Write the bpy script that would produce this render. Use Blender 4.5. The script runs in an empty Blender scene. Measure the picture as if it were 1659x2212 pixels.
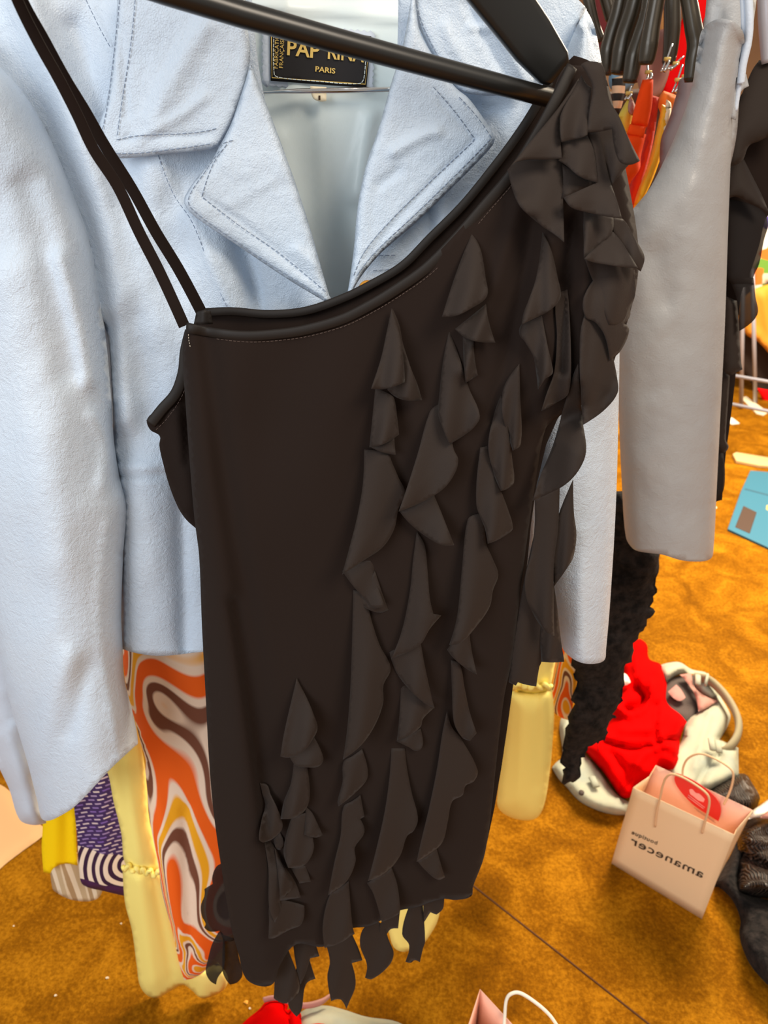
import bpy, bmesh, math, random
import numpy as np
from mathutils import Vector, Matrix, noise
from mathutils.geometry import delaunay_2d_cdt
random.seed(7)
S = bpy.context.scene
COL = S.collection

# ------------------------------------------------------------------ camera
F = 1534.0                      # focal length in pixels of the 1659x2212 frame
PITCH = math.radians(27)
H = 1.58                        # camera height
cam_d = bpy.data.cameras.new('camera'); cam = bpy.data.objects.new('camera', cam_d); COL.objects.link(cam)
cam.location = (0, 0, H); cam.rotation_euler = (math.radians(90) - PITCH, 0, 0)
cam_d.sensor_fit = 'VERTICAL'; cam_d.sensor_height = 36; cam_d.lens = 36 * F / 2212
cam_d.clip_start = 0.02
cam_d.dof.use_dof = True; cam_d.dof.focus_distance = 0.68; cam_d.dof.aperture_fstop = 9
S.camera = cam
S.view_settings.view_transform = 'Standard'; S.view_settings.look = 'None'
S.view_settings.gamma = 1; S.view_settings.use_curve_mapping = False
S.view_settings.exposure = 0.0

# ------------------------------------------------------------------ light
w = bpy.data.worlds.new('world'); S.world = w; w.use_nodes = True
w.node_tree.nodes['Background'].inputs[0].default_value = (1.0, .93, .85, 1)
w.node_tree.nodes['Background'].inputs[1].default_value = 0.50

def area(name, loc, target, size, power, color):
    l = bpy.data.lights.new(name, 'AREA'); l.shape = 'RECTANGLE'; l.size = size[0]; l.size_y = size[1]
    l.energy = power; l.color = color
    o = bpy.data.objects.new(name, l); COL.objects.link(o); o.location = loc
    o.rotation_euler = (Vector(target) - Vector(loc)).to_track_quat('-Z', 'Y').to_euler()
    return o
area('shop_window_daylight', (-1.4, -1.3, 1.95), (0, .7, .95), (1.5, 1.3), 40, (.88, .94, 1.0))
area('ceiling_lamp_warm', (.9, -.5, 2.7), (.2, .8, .8), (.7, .7), 30, (1.0, .86, .70))
area('ceiling_lamp_far', (1.9, 3.0, 2.8), (1.6, 2.8, 0), (1.4, 1.4), 330, (1.0, .84, .62))

# ------------------------------------------------------------------ pixel <-> world
cp, sp = math.cos(PITCH), math.sin(PITCH)
def ray(px, py):
    a = (px - 829.5) / F; b = (1106 - py) / F
    return (a, cp + b * sp, -sp + b * cp)
def U(px, py, Y):               # point of the vertical plane at distance Y
    r = ray(px, py); k = Y / r[1]
    return Vector((r[0] * k, Y, H + r[2] * k))
def V(px, py, z=0.0):           # point of the horizontal plane at height z
    r = ray(px, py); k = (z - H) / r[2]
    return Vector((r[0] * k, r[1] * k, z))

# ------------------------------------------------------------------ 2d helpers
def smooth(pts, n=5, closed=True, ang=62):
    P = [np.array(p[:2], float) for p in pts]; N = len(P)
    def corner(i):
        if not closed and i in (0, N - 1): return True
        a = P[i] - P[i - 1]; b = P[(i + 1) % N] - P[i]
        la, lb = np.linalg.norm(a), np.linalg.norm(b)
        if la < 1e-6 or lb < 1e-6: return True
        return math.degrees(math.acos(max(-1, min(1, float(a @ b) / (la * lb))))) > ang
    cr = [corner(i) for i in range(N)]
    out = []
    for i in range(N if closed else N - 1):
        j = (i + 1) % N
        p0, p1 = P[i], P[j]
        L = np.linalg.norm(p1 - p0)
        def tan(k):
            if cr[k]: return None
            t = P[(k + 1) % N] - P[k - 1]; return t / (np.linalg.norm(t) + 1e-9) * L
        m0, m1 = tan(i), tan(j)
        if m0 is None: m0 = (p1 - p0) if m1 is None else (p1 - p0) * 1.5 - m1 * .5
        if m1 is None: m1 = (p1 - p0) * 1.5 - m0 * .5
        for s in range(n):
            t = s / n
            h00 = 2*t**3 - 3*t*t + 1; h10 = t**3 - 2*t*t + t; h01 = -2*t**3 + 3*t*t; h11 = t**3 - t*t
            out.append(h00 * p0 + h10 * m0 + h01 * p1 + h11 * m1)
    if not closed: out.append(P[-1])
    return np.array(out)

def segdist(Q, poly, closed=False):
    Q = np.asarray(Q, float); best = np.full(len(Q), 1e9); A = np.asarray(poly, float)
    n = len(A)
    for i in range(n if closed else n - 1):
        a, b = A[i], A[(i + 1) % n]; ab = b - a; L = ab @ ab
        if L < 1e-9: continue
        t = np.clip(((Q - a) @ ab) / L, 0, 1)
        d = np.linalg.norm(Q - a - t[:, None] * ab, axis=1)
        best = np.minimum(best, d)
    return best

def inside(Q, poly):
    Q = np.asarray(Q); A = np.asarray(poly); c = np.zeros(len(Q), bool); n = len(A); j = n - 1
    for i in range(n):
        xi, yi = A[i]; xj, yj = A[j]
        cond = ((yi > Q[:, 1]) != (yj > Q[:, 1]))
        with np.errstate(divide='ignore', invalid='ignore'):
            xx = (xj - xi) * (Q[:, 1] - yi) / (yj - yi + 1e-12) + xi
        c ^= cond & (Q[:, 0] < xx); j = i
    return c

def fold_sum(Q, folds):
    h = np.zeros(len(Q))
    for f in folds or []:
        poly, wd, ht = f[0], f[1], f[2]
        pl = smooth(poly, 4, False) if len(poly) > 2 else np.array(poly, float)
        d = segdist(Q, pl)
        if len(f) > 3:                       # one-sided step: sharp on the left, soft on the right
            i = np.argmin([np.linalg.norm(Q - p, axis=1) for p in pl], axis=0)
            side = Q[:, 0] - pl[i][:, 0]
            h += ht * np.where(side * f[3] > 0, np.exp(-(d / wd) ** 2), np.exp(-(d / (wd * .22)) ** 2))
        else:
            h += ht * np.exp(-(d / wd) ** 2)
    return h

# ------------------------------------------------------------------ scene helpers
def props(o, label=None, cat=None, group=None, kind=None):
    if label: o['label'] = label
    if cat: o['category'] = cat
    if group: o['group'] = group
    if kind: o['kind'] = kind
    return o
def thing(name, loc, label, cat, group=None):
    o = bpy.data.objects.new(name, None); COL.objects.link(o); o.location = loc; o.empty_display_size = .05
    return props(o, label, cat, group)
def link(name, me, mat, parent=None):
    o = bpy.data.objects.new(name, me); COL.objects.link(o)
    if mat: me.materials.append(mat)
    if parent:
        o.parent = parent
        root = Vector(parent.location)
        if parent.parent: root = Vector(parent.parent.location)
        me.transform(Matrix.Translation(-root))
    for p in me.polygons: p.use_smooth = True
    return o
def recentre(o):                # top-level single meshes get their origin at their base
    vs = [v.co for v in o.data.vertices]
    c = Vector(((min(v.x for v in vs) + max(v.x for v in vs)) / 2, (min(v.y for v in vs) + max(v.y for v in vs)) / 2, min(v.z for v in vs)))
    o.data.transform(Matrix.Translation(-c)); o.location = c
    return o

def patch(name, mat, pts, depth, parent=None, step=11, sm=True, folds=None, edge=(0, 1), dpoly=None, lift=None,
          thick=.0016, shell=0.0, proj=U, rough=0.0, seed=0, n=5, ang=62, wob=0.0, jag=0.0):
    """cloth piece: outline in pixels, lying at depth(px,py) (or a constant), with relief towards the viewer"""
    out = smooth(pts, n, True, ang) if sm else np.array(pts, float)
    # densify
    dd = []
    for i in range(len(out)):
        a, b = out[i], out[(i + 1) % len(out)]; L = np.linalg.norm(b - a)
        k = max(1, int(L / (step * 1.2)))
        for s in range(k): dd.append(a + (b - a) * s / k)
    out = np.array([p for i, p in enumerate(dd) if np.linalg.norm(p - dd[i - 1]) > .3])
    if jag: out = out + np.array([[noise.noise(Vector((p[0] / 15, p[1] / 13, 3))), noise.noise(Vector((p[0] / 15, p[1] / 13, 9)))] for p in out]) * jag
    x0, y0 = out.min(0); x1, y1 = out.max(0)
    gx, gy = np.meshgrid(np.arange(x0, x1, step), np.arange(y0, y1, step))
    gx = gx + (np.arange(gx.shape[0]) % 2)[:, None] * step / 2
    G = np.stack([gx.ravel(), gy.ravel()], 1)
    if len(G): G = G[inside(G, out)]
    if len(G): G = G[segdist(G, out, True) > step * .45]
    Q = np.vstack([out, G]) if len(G) else out
    no = len(out)
    res = delaunay_2d_cdt([Vector(q) for q in Q.tolist()], [], [list(range(no))], 1, 1e-4)
    Q = np.array([list(v) for v in res[0]]); tris = [list(t) for t in res[2]]
    if dpoly is None: d = segdist(Q, out, True)
    else: d = np.min([segdist(Q, smooth(p, 4, False)) for p in dpoly], axis=0)
    R, wd = edge
    k = np.clip(d / wd, 0, 1)
    rnd = R * np.sqrt(np.maximum(0, 1 - (1 - k) ** 2))
    rel = rnd + fold_sum(Q, folds)
    if lift is not None: rel = rel + lift(Q, out, d)
    if rough:
        rel = rel + np.array([noise.noise(Vector((q[0] / 60 + seed, q[1] / 80, seed))) * rough + noise.noise(Vector((q[0] / 22, q[1] / 26 + seed, seed))) * rough * .4 for q in Q])
    if wob:
        rel = rel + np.array([noise.noise(Vector((q[0] / 130 + seed, q[1] / 300, seed))) * wob for q in Q])
    def dep(q): return depth(q[0], q[1]) if callable(depth) else depth
    if proj is U: co = [U(q[0], q[1], dep(q) - r) for q, r in zip(Q, rel)]
    else: co = [V(q[0], q[1], max(.001, dep(q) + r)) for q, r in zip(Q, rel)]
    a, b, c = (co[i] for i in tris[len(tris) // 2])
    flip = (b - a).cross(c - a).dot(cam.location - a) < 0
    if flip: tris = [t[::-1] for t in tris]
    faces = list(tris); verts = list(co)
    if shell:                                   # back half of a hanging tube
        nb = len(verts)
        verts += [U(q[0], q[1], dep(q) + shell * math.sqrt(max(0, 1 - (1 - kk) ** 2)) + .0012) for q, kk in zip(Q, k)]
        faces += [[i + nb for i in t[::-1]] for t in tris]
        from collections import Counter
        cnt = Counter()
        for t in tris:
            for i in range(3): cnt[(t[i], t[(i + 1) % 3])] += 1
        for (i, j) in list(cnt):
            if (j, i) not in cnt: faces.append([j, i, i + nb, j + nb])
    me = bpy.data.meshes.new(name); me.from_pydata([tuple(v) for v in verts], [], faces); me.update()
    o = link(name, me, mat, parent)
    if thick and not shell:
        m = o.modifiers.new('thickness', 'SOLIDIFY'); m.thickness = thick; m.offset = -1
    o['_tmp'] = 0; del o['_tmp']
    fn_folds, fn_lift = folds, lift
    def surf(px, py, up=0.0):
        q = np.array([[px, py]], float)
        dq = segdist(q, out, True) if dpoly is None else np.min([segdist(q, smooth(p, 4, False)) for p in dpoly], axis=0)
        kk = min(1, dq[0] / wd); r = R * math.sqrt(max(0, 1 - (1 - kk) ** 2)) + fold_sum(q, folds)[0]
        if lift is not None: r += lift(q, out, dq)[0]
        return U(px, py, dep(q[0]) - r - up) if proj is U else V(px, py, dep(q[0]) + r + up)
    o_surf[o.name] = surf
    return o, surf
o_surf = {}

def tube(name, mat, pts, radii, parent=None, seg=10, sub=6, flat=1.0, closed_path=False):
    """round bar through 3-D points; flat<1 squashes it across its second axis"""
    P = [Vector(p) for p in pts]
    if not hasattr(radii, '__len__'): radii = [radii] * len(P)
    Q, Rr = [], []
    n = len(P)
    for i in range(n - 1):
        p0 = P[max(i - 1, 0)]; p1 = P[i]; p2 = P[i + 1]; p3 = P[min(i + 2, n - 1)]
        for s in range(sub):
            t = s / sub
            Q.append(.5 * ((2 * p1) + (p2 - p0) * t + (2*p0 - 5*p1 + 4*p2 - p3) * t*t + (3*p1 - p0 - 3*p2 + p3) * t**3))
            Rr.append(radii[i] * (1 - t) + radii[i + 1] * t)
    Q.append(P[-1]); Rr.append(radii[-1])
    vs, fs = [], []
    T = [(Q[min(i + 1, len(Q) - 1)] - Q[max(i - 1, 0)]).normalized() for i in range(len(Q))]
    up = Vector((0, 1, 0)) if abs(T[0].y) < .9 else Vector((0, 0, 1))
    for i, q in enumerate(Q):
        a = up - T[i] * up.dot(T[i]); a.normalize(); b = T[i].cross(a); up = a
        for k in range(seg):
            an = 2 * math.pi * k / seg
            vs.append(q + a * math.cos(an) * Rr[i] * flat + b * math.sin(an) * Rr[i])
    for i in range(len(Q) - 1):
        for k in range(seg):
            k2 = (k + 1) % seg
            fs.append((i * seg + k, i * seg + k2, (i + 1) * seg + k2, (i + 1) * seg + k))
    fs.append(tuple(range(seg - 1, -1, -1))); fs.append(tuple((len(Q) - 1) * seg + k for k in range(seg)))
    me = bpy.data.meshes.new(name); me.from_pydata([tuple(v) for v in vs], [], fs); me.update()
    return link(name, me, mat, parent)

def merge(name, mat, objs, parent=None):
    bm = bmesh.new()
    for o in objs:
        me = o.data.copy(); bm.from_mesh(me); bpy.data.meshes.remove(me)
    mods = [m for m in objs[0].modifiers]
    th = mods[0].thickness if mods else 0
    me = bpy.data.meshes.new(name); bm.to_mesh(me); bm.free()
    for o in objs:
        m0 = o.data; bpy.data.objects.remove(o); bpy.data.meshes.remove(m0)
    o = bpy.data.objects.new(name, me); COL.objects.link(o); me.materials.clear(); me.materials.append(mat)
    if parent: o.parent = parent
    if th:
        m = o.modifiers.new('thickness', 'SOLIDIFY'); m.thickness = th; m.offset = -1
    return o

def stitch(name, mat, surf, poly, parent=None, dash=9, gap=4, r=.00035, up=.0012):
    pl = smooth(poly, 6, False)
    seg = np.linalg.norm(np.diff(pl, axis=0), axis=1); L = np.concatenate([[0], np.cumsum(seg)])
    def at(s): return (np.interp(s, L, pl[:, 0]), np.interp(s, L, pl[:, 1]))
    vs, fs = [], []; s = 0
    while s + dash < L[-1]:
        a = surf(*at(s), up); b = surf(*at(s + dash), up)
        t = (b - a).normalized(); n = Vector((0, -1, .3)); sd = t.cross(n).normalized() * r; nn = Vector((0, -1, 0)) * r
        k = len(vs)
        for p in (a, b): vs += [p + sd, p + nn, p - sd, p - nn]
        for i in range(4): fs.append((k + i, k + (i + 1) % 4, k + 4 + (i + 1) % 4, k + 4 + i))
        s += dash + gap
    me = bpy.data.meshes.new(name); me.from_pydata([tuple(v) for v in vs], [], fs); me.update()
    return link(name, me, mat, parent)

def text_on(name, s, mat, mapf, parent=None, size=1.0, extr=.02, offset=0.0, spacing=1.0):
    cu = bpy.data.curves.new('txt', 'FONT'); cu.body = s; cu.size = size; cu.extrude = 0; cu.resolution_u = 3
    cu.offset = offset; cu.space_character = spacing
    ob = bpy.data.objects.new('txt', cu); COL.objects.link(ob)
    bpy.context.view_layer.update()
    me = bpy.data.meshes.new_from_object(ob.evaluated_get(bpy.context.evaluated_depsgraph_get()))
    bpy.data.objects.remove(ob); bpy.data.curves.remove(cu)
    bm = bmesh.new(); bm.from_mesh(me); bmesh.ops.remove_doubles(bm, verts=bm.verts, dist=1e-4)
    bmesh.ops.triangulate(bm, faces=bm.faces)
    xs = [v.co.x for v in bm.verts]; w_ = max(xs) - min(xs); x0 = min(xs)
    for v in bm.verts: v.co = mapf((v.co.x - x0) / w_, v.co.y)
    bm.to_mesh(me); bm.free(); me.materials.clear()
    o = link(name, me, mat, parent)
    for p in o.data.polygons: p.use_smooth = False
    m = o.modifiers.new('thickness', 'SOLIDIFY'); m.thickness = .0004; m.offset = 0
    return o

# ------------------------------------------------------------------ materials
def lin(c): return tuple(((v / 255) / 12.92 if v / 255 <= .04045 else ((v / 255 + .055) / 1.055) ** 2.4) for v in c) + (1,)
def mat(name, rgb, rough=.6, spec=.5, metal=0, bump=None, var=None, sheen=0, alpha=1, trans=0, sss=0):
    """bump=(scale, strength, dist, kind); var=(rgb2, scale, amount)"""
    m = bpy.data.materials.new(name); m.use_nodes = True; nt = m.node_tree; b = nt.nodes['Principled BSDF']
    b.inputs['Base Color'].default_value = lin(rgb); b.inputs['Roughness'].default_value = rough
    b.inputs['Metallic'].default_value = metal; b.inputs['Specular IOR Level'].default_value = spec
    b.inputs['Sheen Weight'].default_value = sheen; b.inputs['Alpha'].default_value = alpha
    tc = nt.nodes.new('ShaderNodeTexCoord')
    if var:
        nz = nt.nodes.new('ShaderNodeTexNoise'); nz.inputs['Scale'].default_value = var[1]; nz.inputs['Detail'].default_value = 5
        nz.inputs['Roughness'].default_value = .6
        rp = nt.nodes.new('ShaderNodeValToRGB'); rp.color_ramp.elements[0].position = .5 - var[2] / 2; rp.color_ramp.elements[1].position = .5 + var[2] / 2
        rp.color_ramp.elements[0].color = lin(rgb); rp.color_ramp.elements[1].color = lin(var[0])
        nt.links.new(tc.outputs['Object'], nz.inputs['Vector']); nt.links.new(nz.outputs['Fac'], rp.inputs[0]); nt.links.new(rp.outputs[0], b.inputs['Base Color'])
    if bump:
        kind = bump[3] if len(bump) > 3 else 'noise'
        if kind == 'leather':
            v = nt.nodes.new('ShaderNodeTexVoronoi'); v.inputs['Scale'].default_value = bump[0]; v.feature = 'DISTANCE_TO_EDGE'
            nz = nt.nodes.new('ShaderNodeTexNoise'); nz.inputs['Scale'].default_value = bump[0] * .22; nz.inputs['Detail'].default_value = 4; nz.inputs['Distortion'].default_value = 1.2
            mx = nt.nodes.new('ShaderNodeMath'); mx.operation = 'MULTIPLY_ADD'; mx.inputs[1].default_value = 2.2
            nt.links.new(tc.outputs['Object'], v.inputs['Vector']); nt.links.new(tc.outputs['Object'], nz.inputs['Vector'])
            nt.links.new(nz.outputs['Fac'], mx.inputs[0]); nt.links.new(v.outputs['Distance'], mx.inputs[2]); src = mx.outputs[0]
        elif kind == 'rib':
            v = nt.nodes.new('ShaderNodeTexWave'); v.inputs['Scale'].default_value = bump[0]; v.inputs['Distortion'].default_value = 6; v.inputs['Detail'].default_value = 2
            v.inputs['Detail Scale'].default_value = .5
            nt.links.new(tc.outputs['Object'], v.inputs['Vector']); src = v.outputs['Fac']
        else:
            v = nt.nodes.new('ShaderNodeTexNoise'); v.inputs['Scale'].default_value = bump[0]; v.inputs['Detail'].default_value = 6; v.inputs['Roughness'].default_value = .65
            nt.links.new(tc.outputs['Object'], v.inputs['Vector']); src = v.outputs['Fac']
        bp = nt.nodes.new('ShaderNodeBump'); bp.inputs['Strength'].default_value = bump[1]; bp.inputs['Distance'].default_value = bump[2]
        nt.links.new(src, bp.inputs['Height']); nt.links.new(bp.outputs[0], b.inputs['Normal'])
    return m

def ramp(nt, cols, const=False):
    r = nt.nodes.new('ShaderNodeValToRGB'); cr = r.color_ramp
    cr.interpolation = 'CONSTANT' if const else 'LINEAR'
    while len(cr.elements) < len(cols): cr.elements.new(.5)
    for e, (p, c) in zip(cr.elements, cols): e.position = p; e.color = lin(c)
    return r

def swirl_print(name):
    m = bpy.data.materials.new(name); m.use_nodes = True; nt = m.node_tree; b = nt.nodes['Principled BSDF']; b.inputs['Roughness'].default_value = .75
    tc = nt.nodes.new('ShaderNodeTexCoord')
    mp = nt.nodes.new('ShaderNodeMapping'); mp.inputs['Scale'].default_value = (.95, .25, .50); mp.inputs['Rotation'].default_value = (0, .35, 0); mp.inputs['Location'].default_value = (.31, 0, .17)
    n1 = nt.nodes.new('ShaderNodeTexNoise'); n1.inputs['Scale'].default_value = 4.6; n1.inputs['Detail'].default_value = 1.2; n1.inputs['Distortion'].default_value = 1.3
    mu = nt.nodes.new('ShaderNodeMath'); mu.operation = 'MULTIPLY'; mu.inputs[1].default_value = 5.6
    fr = nt.nodes.new('ShaderNodeMath'); fr.operation = 'FRACT'
    O, Y_, W, B = (255, 104, 8), (255, 180, 24), (255, 230, 206), (124, 74, 54)
    r = ramp(nt, [(0, O), (.26, O), (.30, W), (.37, W), (.41, Y_), (.58, Y_), (.62, W), (.67, W), (.70, B), (.80, B), (.83, W), (.90, W), (.95, O)])
    nt.links.new(tc.outputs['Object'], mp.inputs[0]); nt.links.new(mp.outputs[0], n1.inputs['Vector'])
    nt.links.new(n1.outputs['Fac'], mu.inputs[0]); nt.links.new(mu.outputs[0], fr.inputs[0]); nt.links.new(fr.outputs[0], r.inputs[0]); nt.links.new(r.outputs[0], b.inputs['Base Color'])
    return m

def carpet():
    m = bpy.data.materials.new('golden_brown_carpet'); m.use_nodes = True; nt = m.node_tree; b = nt.nodes['Principled BSDF']
    b.inputs['Roughness'].default_value = .85; b.inputs['Specular IOR Level'].default_value = .05
    tc = nt.nodes.new('ShaderNodeTexCoord')
    a = nt.nodes.new('ShaderNodeTexNoise'); a.inputs['Scale'].default_value = 7; a.inputs['Detail'].default_value = 5; a.inputs['Roughness'].default_value = .65; a.inputs['Distortion'].default_value = .8
    f = nt.nodes.new('ShaderNodeTexNoise'); f.inputs['Scale'].default_value = 110; f.inputs['Detail'].default_value = 5; f.inputs['Roughness'].default_value = .75
    mx = nt.nodes.new('ShaderNodeMath'); mx.operation = 'MULTIPLY_ADD'; mx.inputs[1].default_value = .55
    sc = nt.nodes.new('ShaderNodeMath'); sc.operation = 'MULTIPLY'; sc.inputs[1].default_value = .5
    r = ramp(nt, [(.34, (84, 48, 1)), (.50, (124, 76, 4)), (.66, (172, 114, 18))])
    for n_ in (a, f): nt.links.new(tc.outputs['Object'], n_.inputs['Vector'])
    nt.links.new(f.outputs['Fac'], sc.inputs[0]); nt.links.new(a.outputs['Fac'], mx.inputs[0]); nt.links.new(sc.outputs[0], mx.inputs[2])
    nt.links.new(mx.outputs[0], r.inputs[0]); nt.links.new(r.outputs[0], b.inputs['Base Color'])
    bp = nt.nodes.new('ShaderNodeBump'); bp.inputs['Strength'].default_value = .8; bp.inputs['Distance'].default_value = .004
    nt.links.new(mx.outputs[0], bp.inputs['Height']); nt.links.new(bp.outputs[0], b.inputs['Normal'])
    return m

def purple_print():
    m = bpy.data.materials.new('purple_swirl_print'); m.use_nodes = True; nt = m.node_tree; b = nt.nodes['Principled BSDF']; b.inputs['Roughness'].default_value = .6
    tc = nt.nodes.new('ShaderNodeTexCoord')
    sx = nt.nodes.new('ShaderNodeSeparateXYZ'); nt.links.new(tc.outputs['Object'], sx.inputs[0])
    mp = nt.nodes.new('ShaderNodeMapping'); mp.inputs['Location'].default_value = (-.060, 0, -.095); mp.inputs['Scale'].default_value = (1.0, 0, .62)
    mp.vector_type = 'TEXTURE'; mp.inputs['Location'].default_value = (.055, 0, .085); mp.inputs['Scale'].default_value = (.62, 1, 1.0); mp.inputs['Rotation'].default_value = (0, .45, 0)
    wv = nt.nodes.new('ShaderNodeTexWave'); wv.wave_type = 'RINGS'; wv.rings_direction = 'Y'; wv.inputs['Scale'].default_value = 13; wv.inputs['Distortion'].default_value = .8
    nt.links.new(tc.outputs['Object'], mp.inputs[0]); nt.links.new(mp.outputs[0], wv.inputs['Vector'])
    r = ramp(nt, [(0, (48, 22, 62)), (.45, (244, 226, 206))], True); nt.links.new(wv.outputs['Fac'], r.inputs[0])
    br = nt.nodes.new('ShaderNodeTexBrick'); br.inputs['Scale'].default_value = 16; br.inputs['Color1'].default_value = lin((232, 214, 208)); br.inputs['Color2'].default_value = lin((122, 92, 178)); br.inputs['Brick Width'].default_value = .3; br.inputs['Row Height'].default_value = .15; br.inputs['Mortar'].default_value = lin((60, 40, 96))
    br.inputs['Mortar Size'].default_value = .05
    mb = nt.nodes.new('ShaderNodeMapping'); mb.inputs['Rotation'].default_value = (math.radians(90), 0, .25); nt.links.new(tc.outputs['Object'], mb.inputs[0]); nt.links.new(mb.outputs[0], br.inputs['Vector'])
    def gt(v, sock):
        g = nt.nodes.new('ShaderNodeMath'); g.operation = 'GREATER_THAN'; g.inputs[1].default_value = v; nt.links.new(sock, g.inputs[0]); return g.outputs[0]
    mA = nt.nodes.new('ShaderNodeMix'); mA.data_type = 'RGBA'; mB = nt.nodes.new('ShaderNodeMix'); mB.data_type = 'RGBA'
    sl = nt.nodes.new('ShaderNodeMath'); sl.operation = 'MULTIPLY_ADD'; sl.inputs[1].default_value = .35
    nt.links.new(sx.outputs['X'], sl.inputs[0]); nt.links.new(sx.outputs['Z'], sl.inputs[2])
    nt.links.new(gt(.030, sl.outputs[0]), mA.inputs[0]); mA.inputs[6].default_value = lin((66, 26, 78)); nt.links.new(r.outputs[0], mA.inputs[7])
    nt.links.new(gt(.128, sl.outputs[0]), mB.inputs[0]); nt.links.new(mA.outputs[2], mB.inputs[6]); nt.links.new(br.outputs[0], mB.inputs[7])
    nt.links.new(mB.outputs[2], b.inputs['Base Color'])
    return m

def stripe(name, cols, scale, axis='X'):
    m = bpy.data.materials.new(name); m.use_nodes = True; nt = m.node_tree; b = nt.nodes['Principled BSDF']; b.inputs['Roughness'].default_value = .85
    tc = nt.nodes.new('ShaderNodeTexCoord'); wv = nt.nodes.new('ShaderNodeTexWave'); wv.bands_direction = axis; wv.inputs['Scale'].default_value = scale; wv.wave_profile = 'SAW'
    r = ramp(nt, cols, True); nt.links.new(tc.outputs['Object'], wv.inputs['Vector']); nt.links.new(wv.outputs['Fac'], r.inputs[0]); nt.links.new(r.outputs[0], b.inputs['Base Color'])
    return m

def sequin():
    m = bpy.data.materials.new('sequinned_black_knit'); m.use_nodes = True; nt = m.node_tree; b = nt.nodes['Principled BSDF']
    tc = nt.nodes.new('ShaderNodeTexCoord')
    wv = nt.nodes.new('ShaderNodeTexWave'); wv.wave_type = 'BANDS'; wv.inputs['Scale'].default_value = 48; wv.inputs['Distortion'].default_value = 9; wv.inputs['Detail'].default_value = 1; wv.inputs['Detail Scale'].default_value = .6
    r = ramp(nt, [(.3, (14, 11, 10)), (.9, (70, 58, 50))])
    vo = nt.nodes.new('ShaderNodeTexVoronoi'); vo.inputs['Scale'].default_value = 120
    g = nt.nodes.new('ShaderNodeMath'); g.operation = 'LESS_THAN'; g.inputs[1].default_value = .22
    nt.links.new(tc.outputs['Object'], wv.inputs['Vector']); nt.links.new(tc.outputs['Object'], vo.inputs['Vector'])
    nt.links.new(wv.outputs['Fac'], r.inputs[0]); nt.links.new(r.outputs[0], b.inputs['Base Color'])
    nt.links.new(vo.outputs['Distance'], g.inputs[0]); nt.links.new(g.outputs[0], b.inputs['Metallic'])
    b.inputs['Roughness'].default_value = .35
    bp = nt.nodes.new('ShaderNodeBump'); bp.inputs['Strength'].default_value = .8; bp.inputs['Distance'].default_value = .004
    nt.links.new(wv.outputs['Fac'], bp.inputs['Height']); nt.links.new(bp.outputs[0], b.inputs['Normal'])
    return m

def multi_print():
    m = bpy.data.materials.new('floral_print'); m.use_nodes = True; nt = m.node_tree; b = nt.nodes['Principled BSDF']; b.inputs['Roughness'].default_value = .8
    tc = nt.nodes.new('ShaderNodeTexCoord'); vo = nt.nodes.new('ShaderNodeTexVoronoi'); vo.inputs['Scale'].default_value = 14
    r = ramp(nt, [(0, (220, 50, 30)), (.2, (240, 225, 200)), (.4, (110, 160, 60)), (.55, (240, 120, 40)), (.7, (250, 240, 225)), (.85, (70, 60, 140))], True)
    nt.links.new(tc.outputs['Object'], vo.inputs['Vector']); nt.links.new(vo.outputs['Color'], r.inputs[0]); nt.links.new(r.outputs[0], b.inputs['Base Color'])
    return m

M = {}
M['carpet'] = carpet()
M['leather'] = mat('pale_blue_leather', (196, 213, 232), .42, .45, bump=(480, .45, .0014, 'leather'), var=((206, 219, 233), 6, .5))
M['leather2'] = mat('pale_blue_leather_smooth', (202, 213, 228), .45, .45, bump=(260, .22, .0012, 'leather'))
M['greyleather'] = mat('pale_grey_leather', (160, 162, 166), .40, .45, bump=(300, .25, .0012, 'leather'), var=((172, 174, 176), 5, .6))  # greyer leather for the jacket's mirror image
M['lining'] = mat('aqua_satin_lining', (216, 232, 234), .38, .5, bump=(60, .15, .002), var=((226, 234, 234), 8, .6))
M['stitch'] = mat('blue_grey_thread', (126, 142, 166), .8)
M['black'] = mat('black_matte_jersey', (34, 25, 21), .85, .12, bump=(900, .12, .0005), sheen=.03)
M['chiffon'] = mat('black_ruffle_crepe', (40, 31, 26), .72, .25, bump=(1300, .35, .0006), sheen=.05)
M['sheer'] = mat('black_sheer_chiffon', (36, 31, 30), .8, .2, bump=(1300, .3, .0006), alpha=.80)
M['binding'] = mat('black_satin_binding', (30, 25, 22), .6, .3, bump=(700, .15, .0005))
M['dstitch'] = mat('brown_black_thread', (96, 80, 72), .8)
M['blackhanger'] = mat('black_coated_wood', (26, 26, 25), .33, .5)
M['plastic'] = mat('black_glossy_plastic', (52, 45, 33), .28, .9, .4)
M['chrome'] = mat('chrome', (215, 215, 215), .12, .5, 1)
M['gold'] = mat('gold_thread', (212, 180, 96), .6)
M['label'] = mat('black_woven_label', (28, 26, 28), .7, .3, bump=(900, .2, .0004))
M['cream'] = mat('cream_tape', (236, 222, 190), .7)
M['yellow'] = mat('pale_yellow_chiffon', (255, 238, 138), .7, .2, bump=(500, .1, .0006))
M['lemon'] = mat('bright_yellow_cotton', (255, 214, 8), .75, .2, bump=(400, .2, .0006))
M['orange_print'] = swirl_print('orange_brown_swirl_print')
M['purple'] = purple_print()
M['beige'] = stripe('beige_striped_wool', [(0, (196, 172, 136)), (.35, (226, 206, 176)), (.5, (176, 146, 108)), (.75, (232, 216, 190))], 9)
M['denim'] = mat('bleached_denim', (186, 182, 154), .85, .2, bump=(500, .3, .001), var=((150, 158, 148), 14, .5))
M['denimdark'] = mat('worn_denim_waistband', (150, 140, 112), .85, .2, bump=(300, .5, .001))
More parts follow.
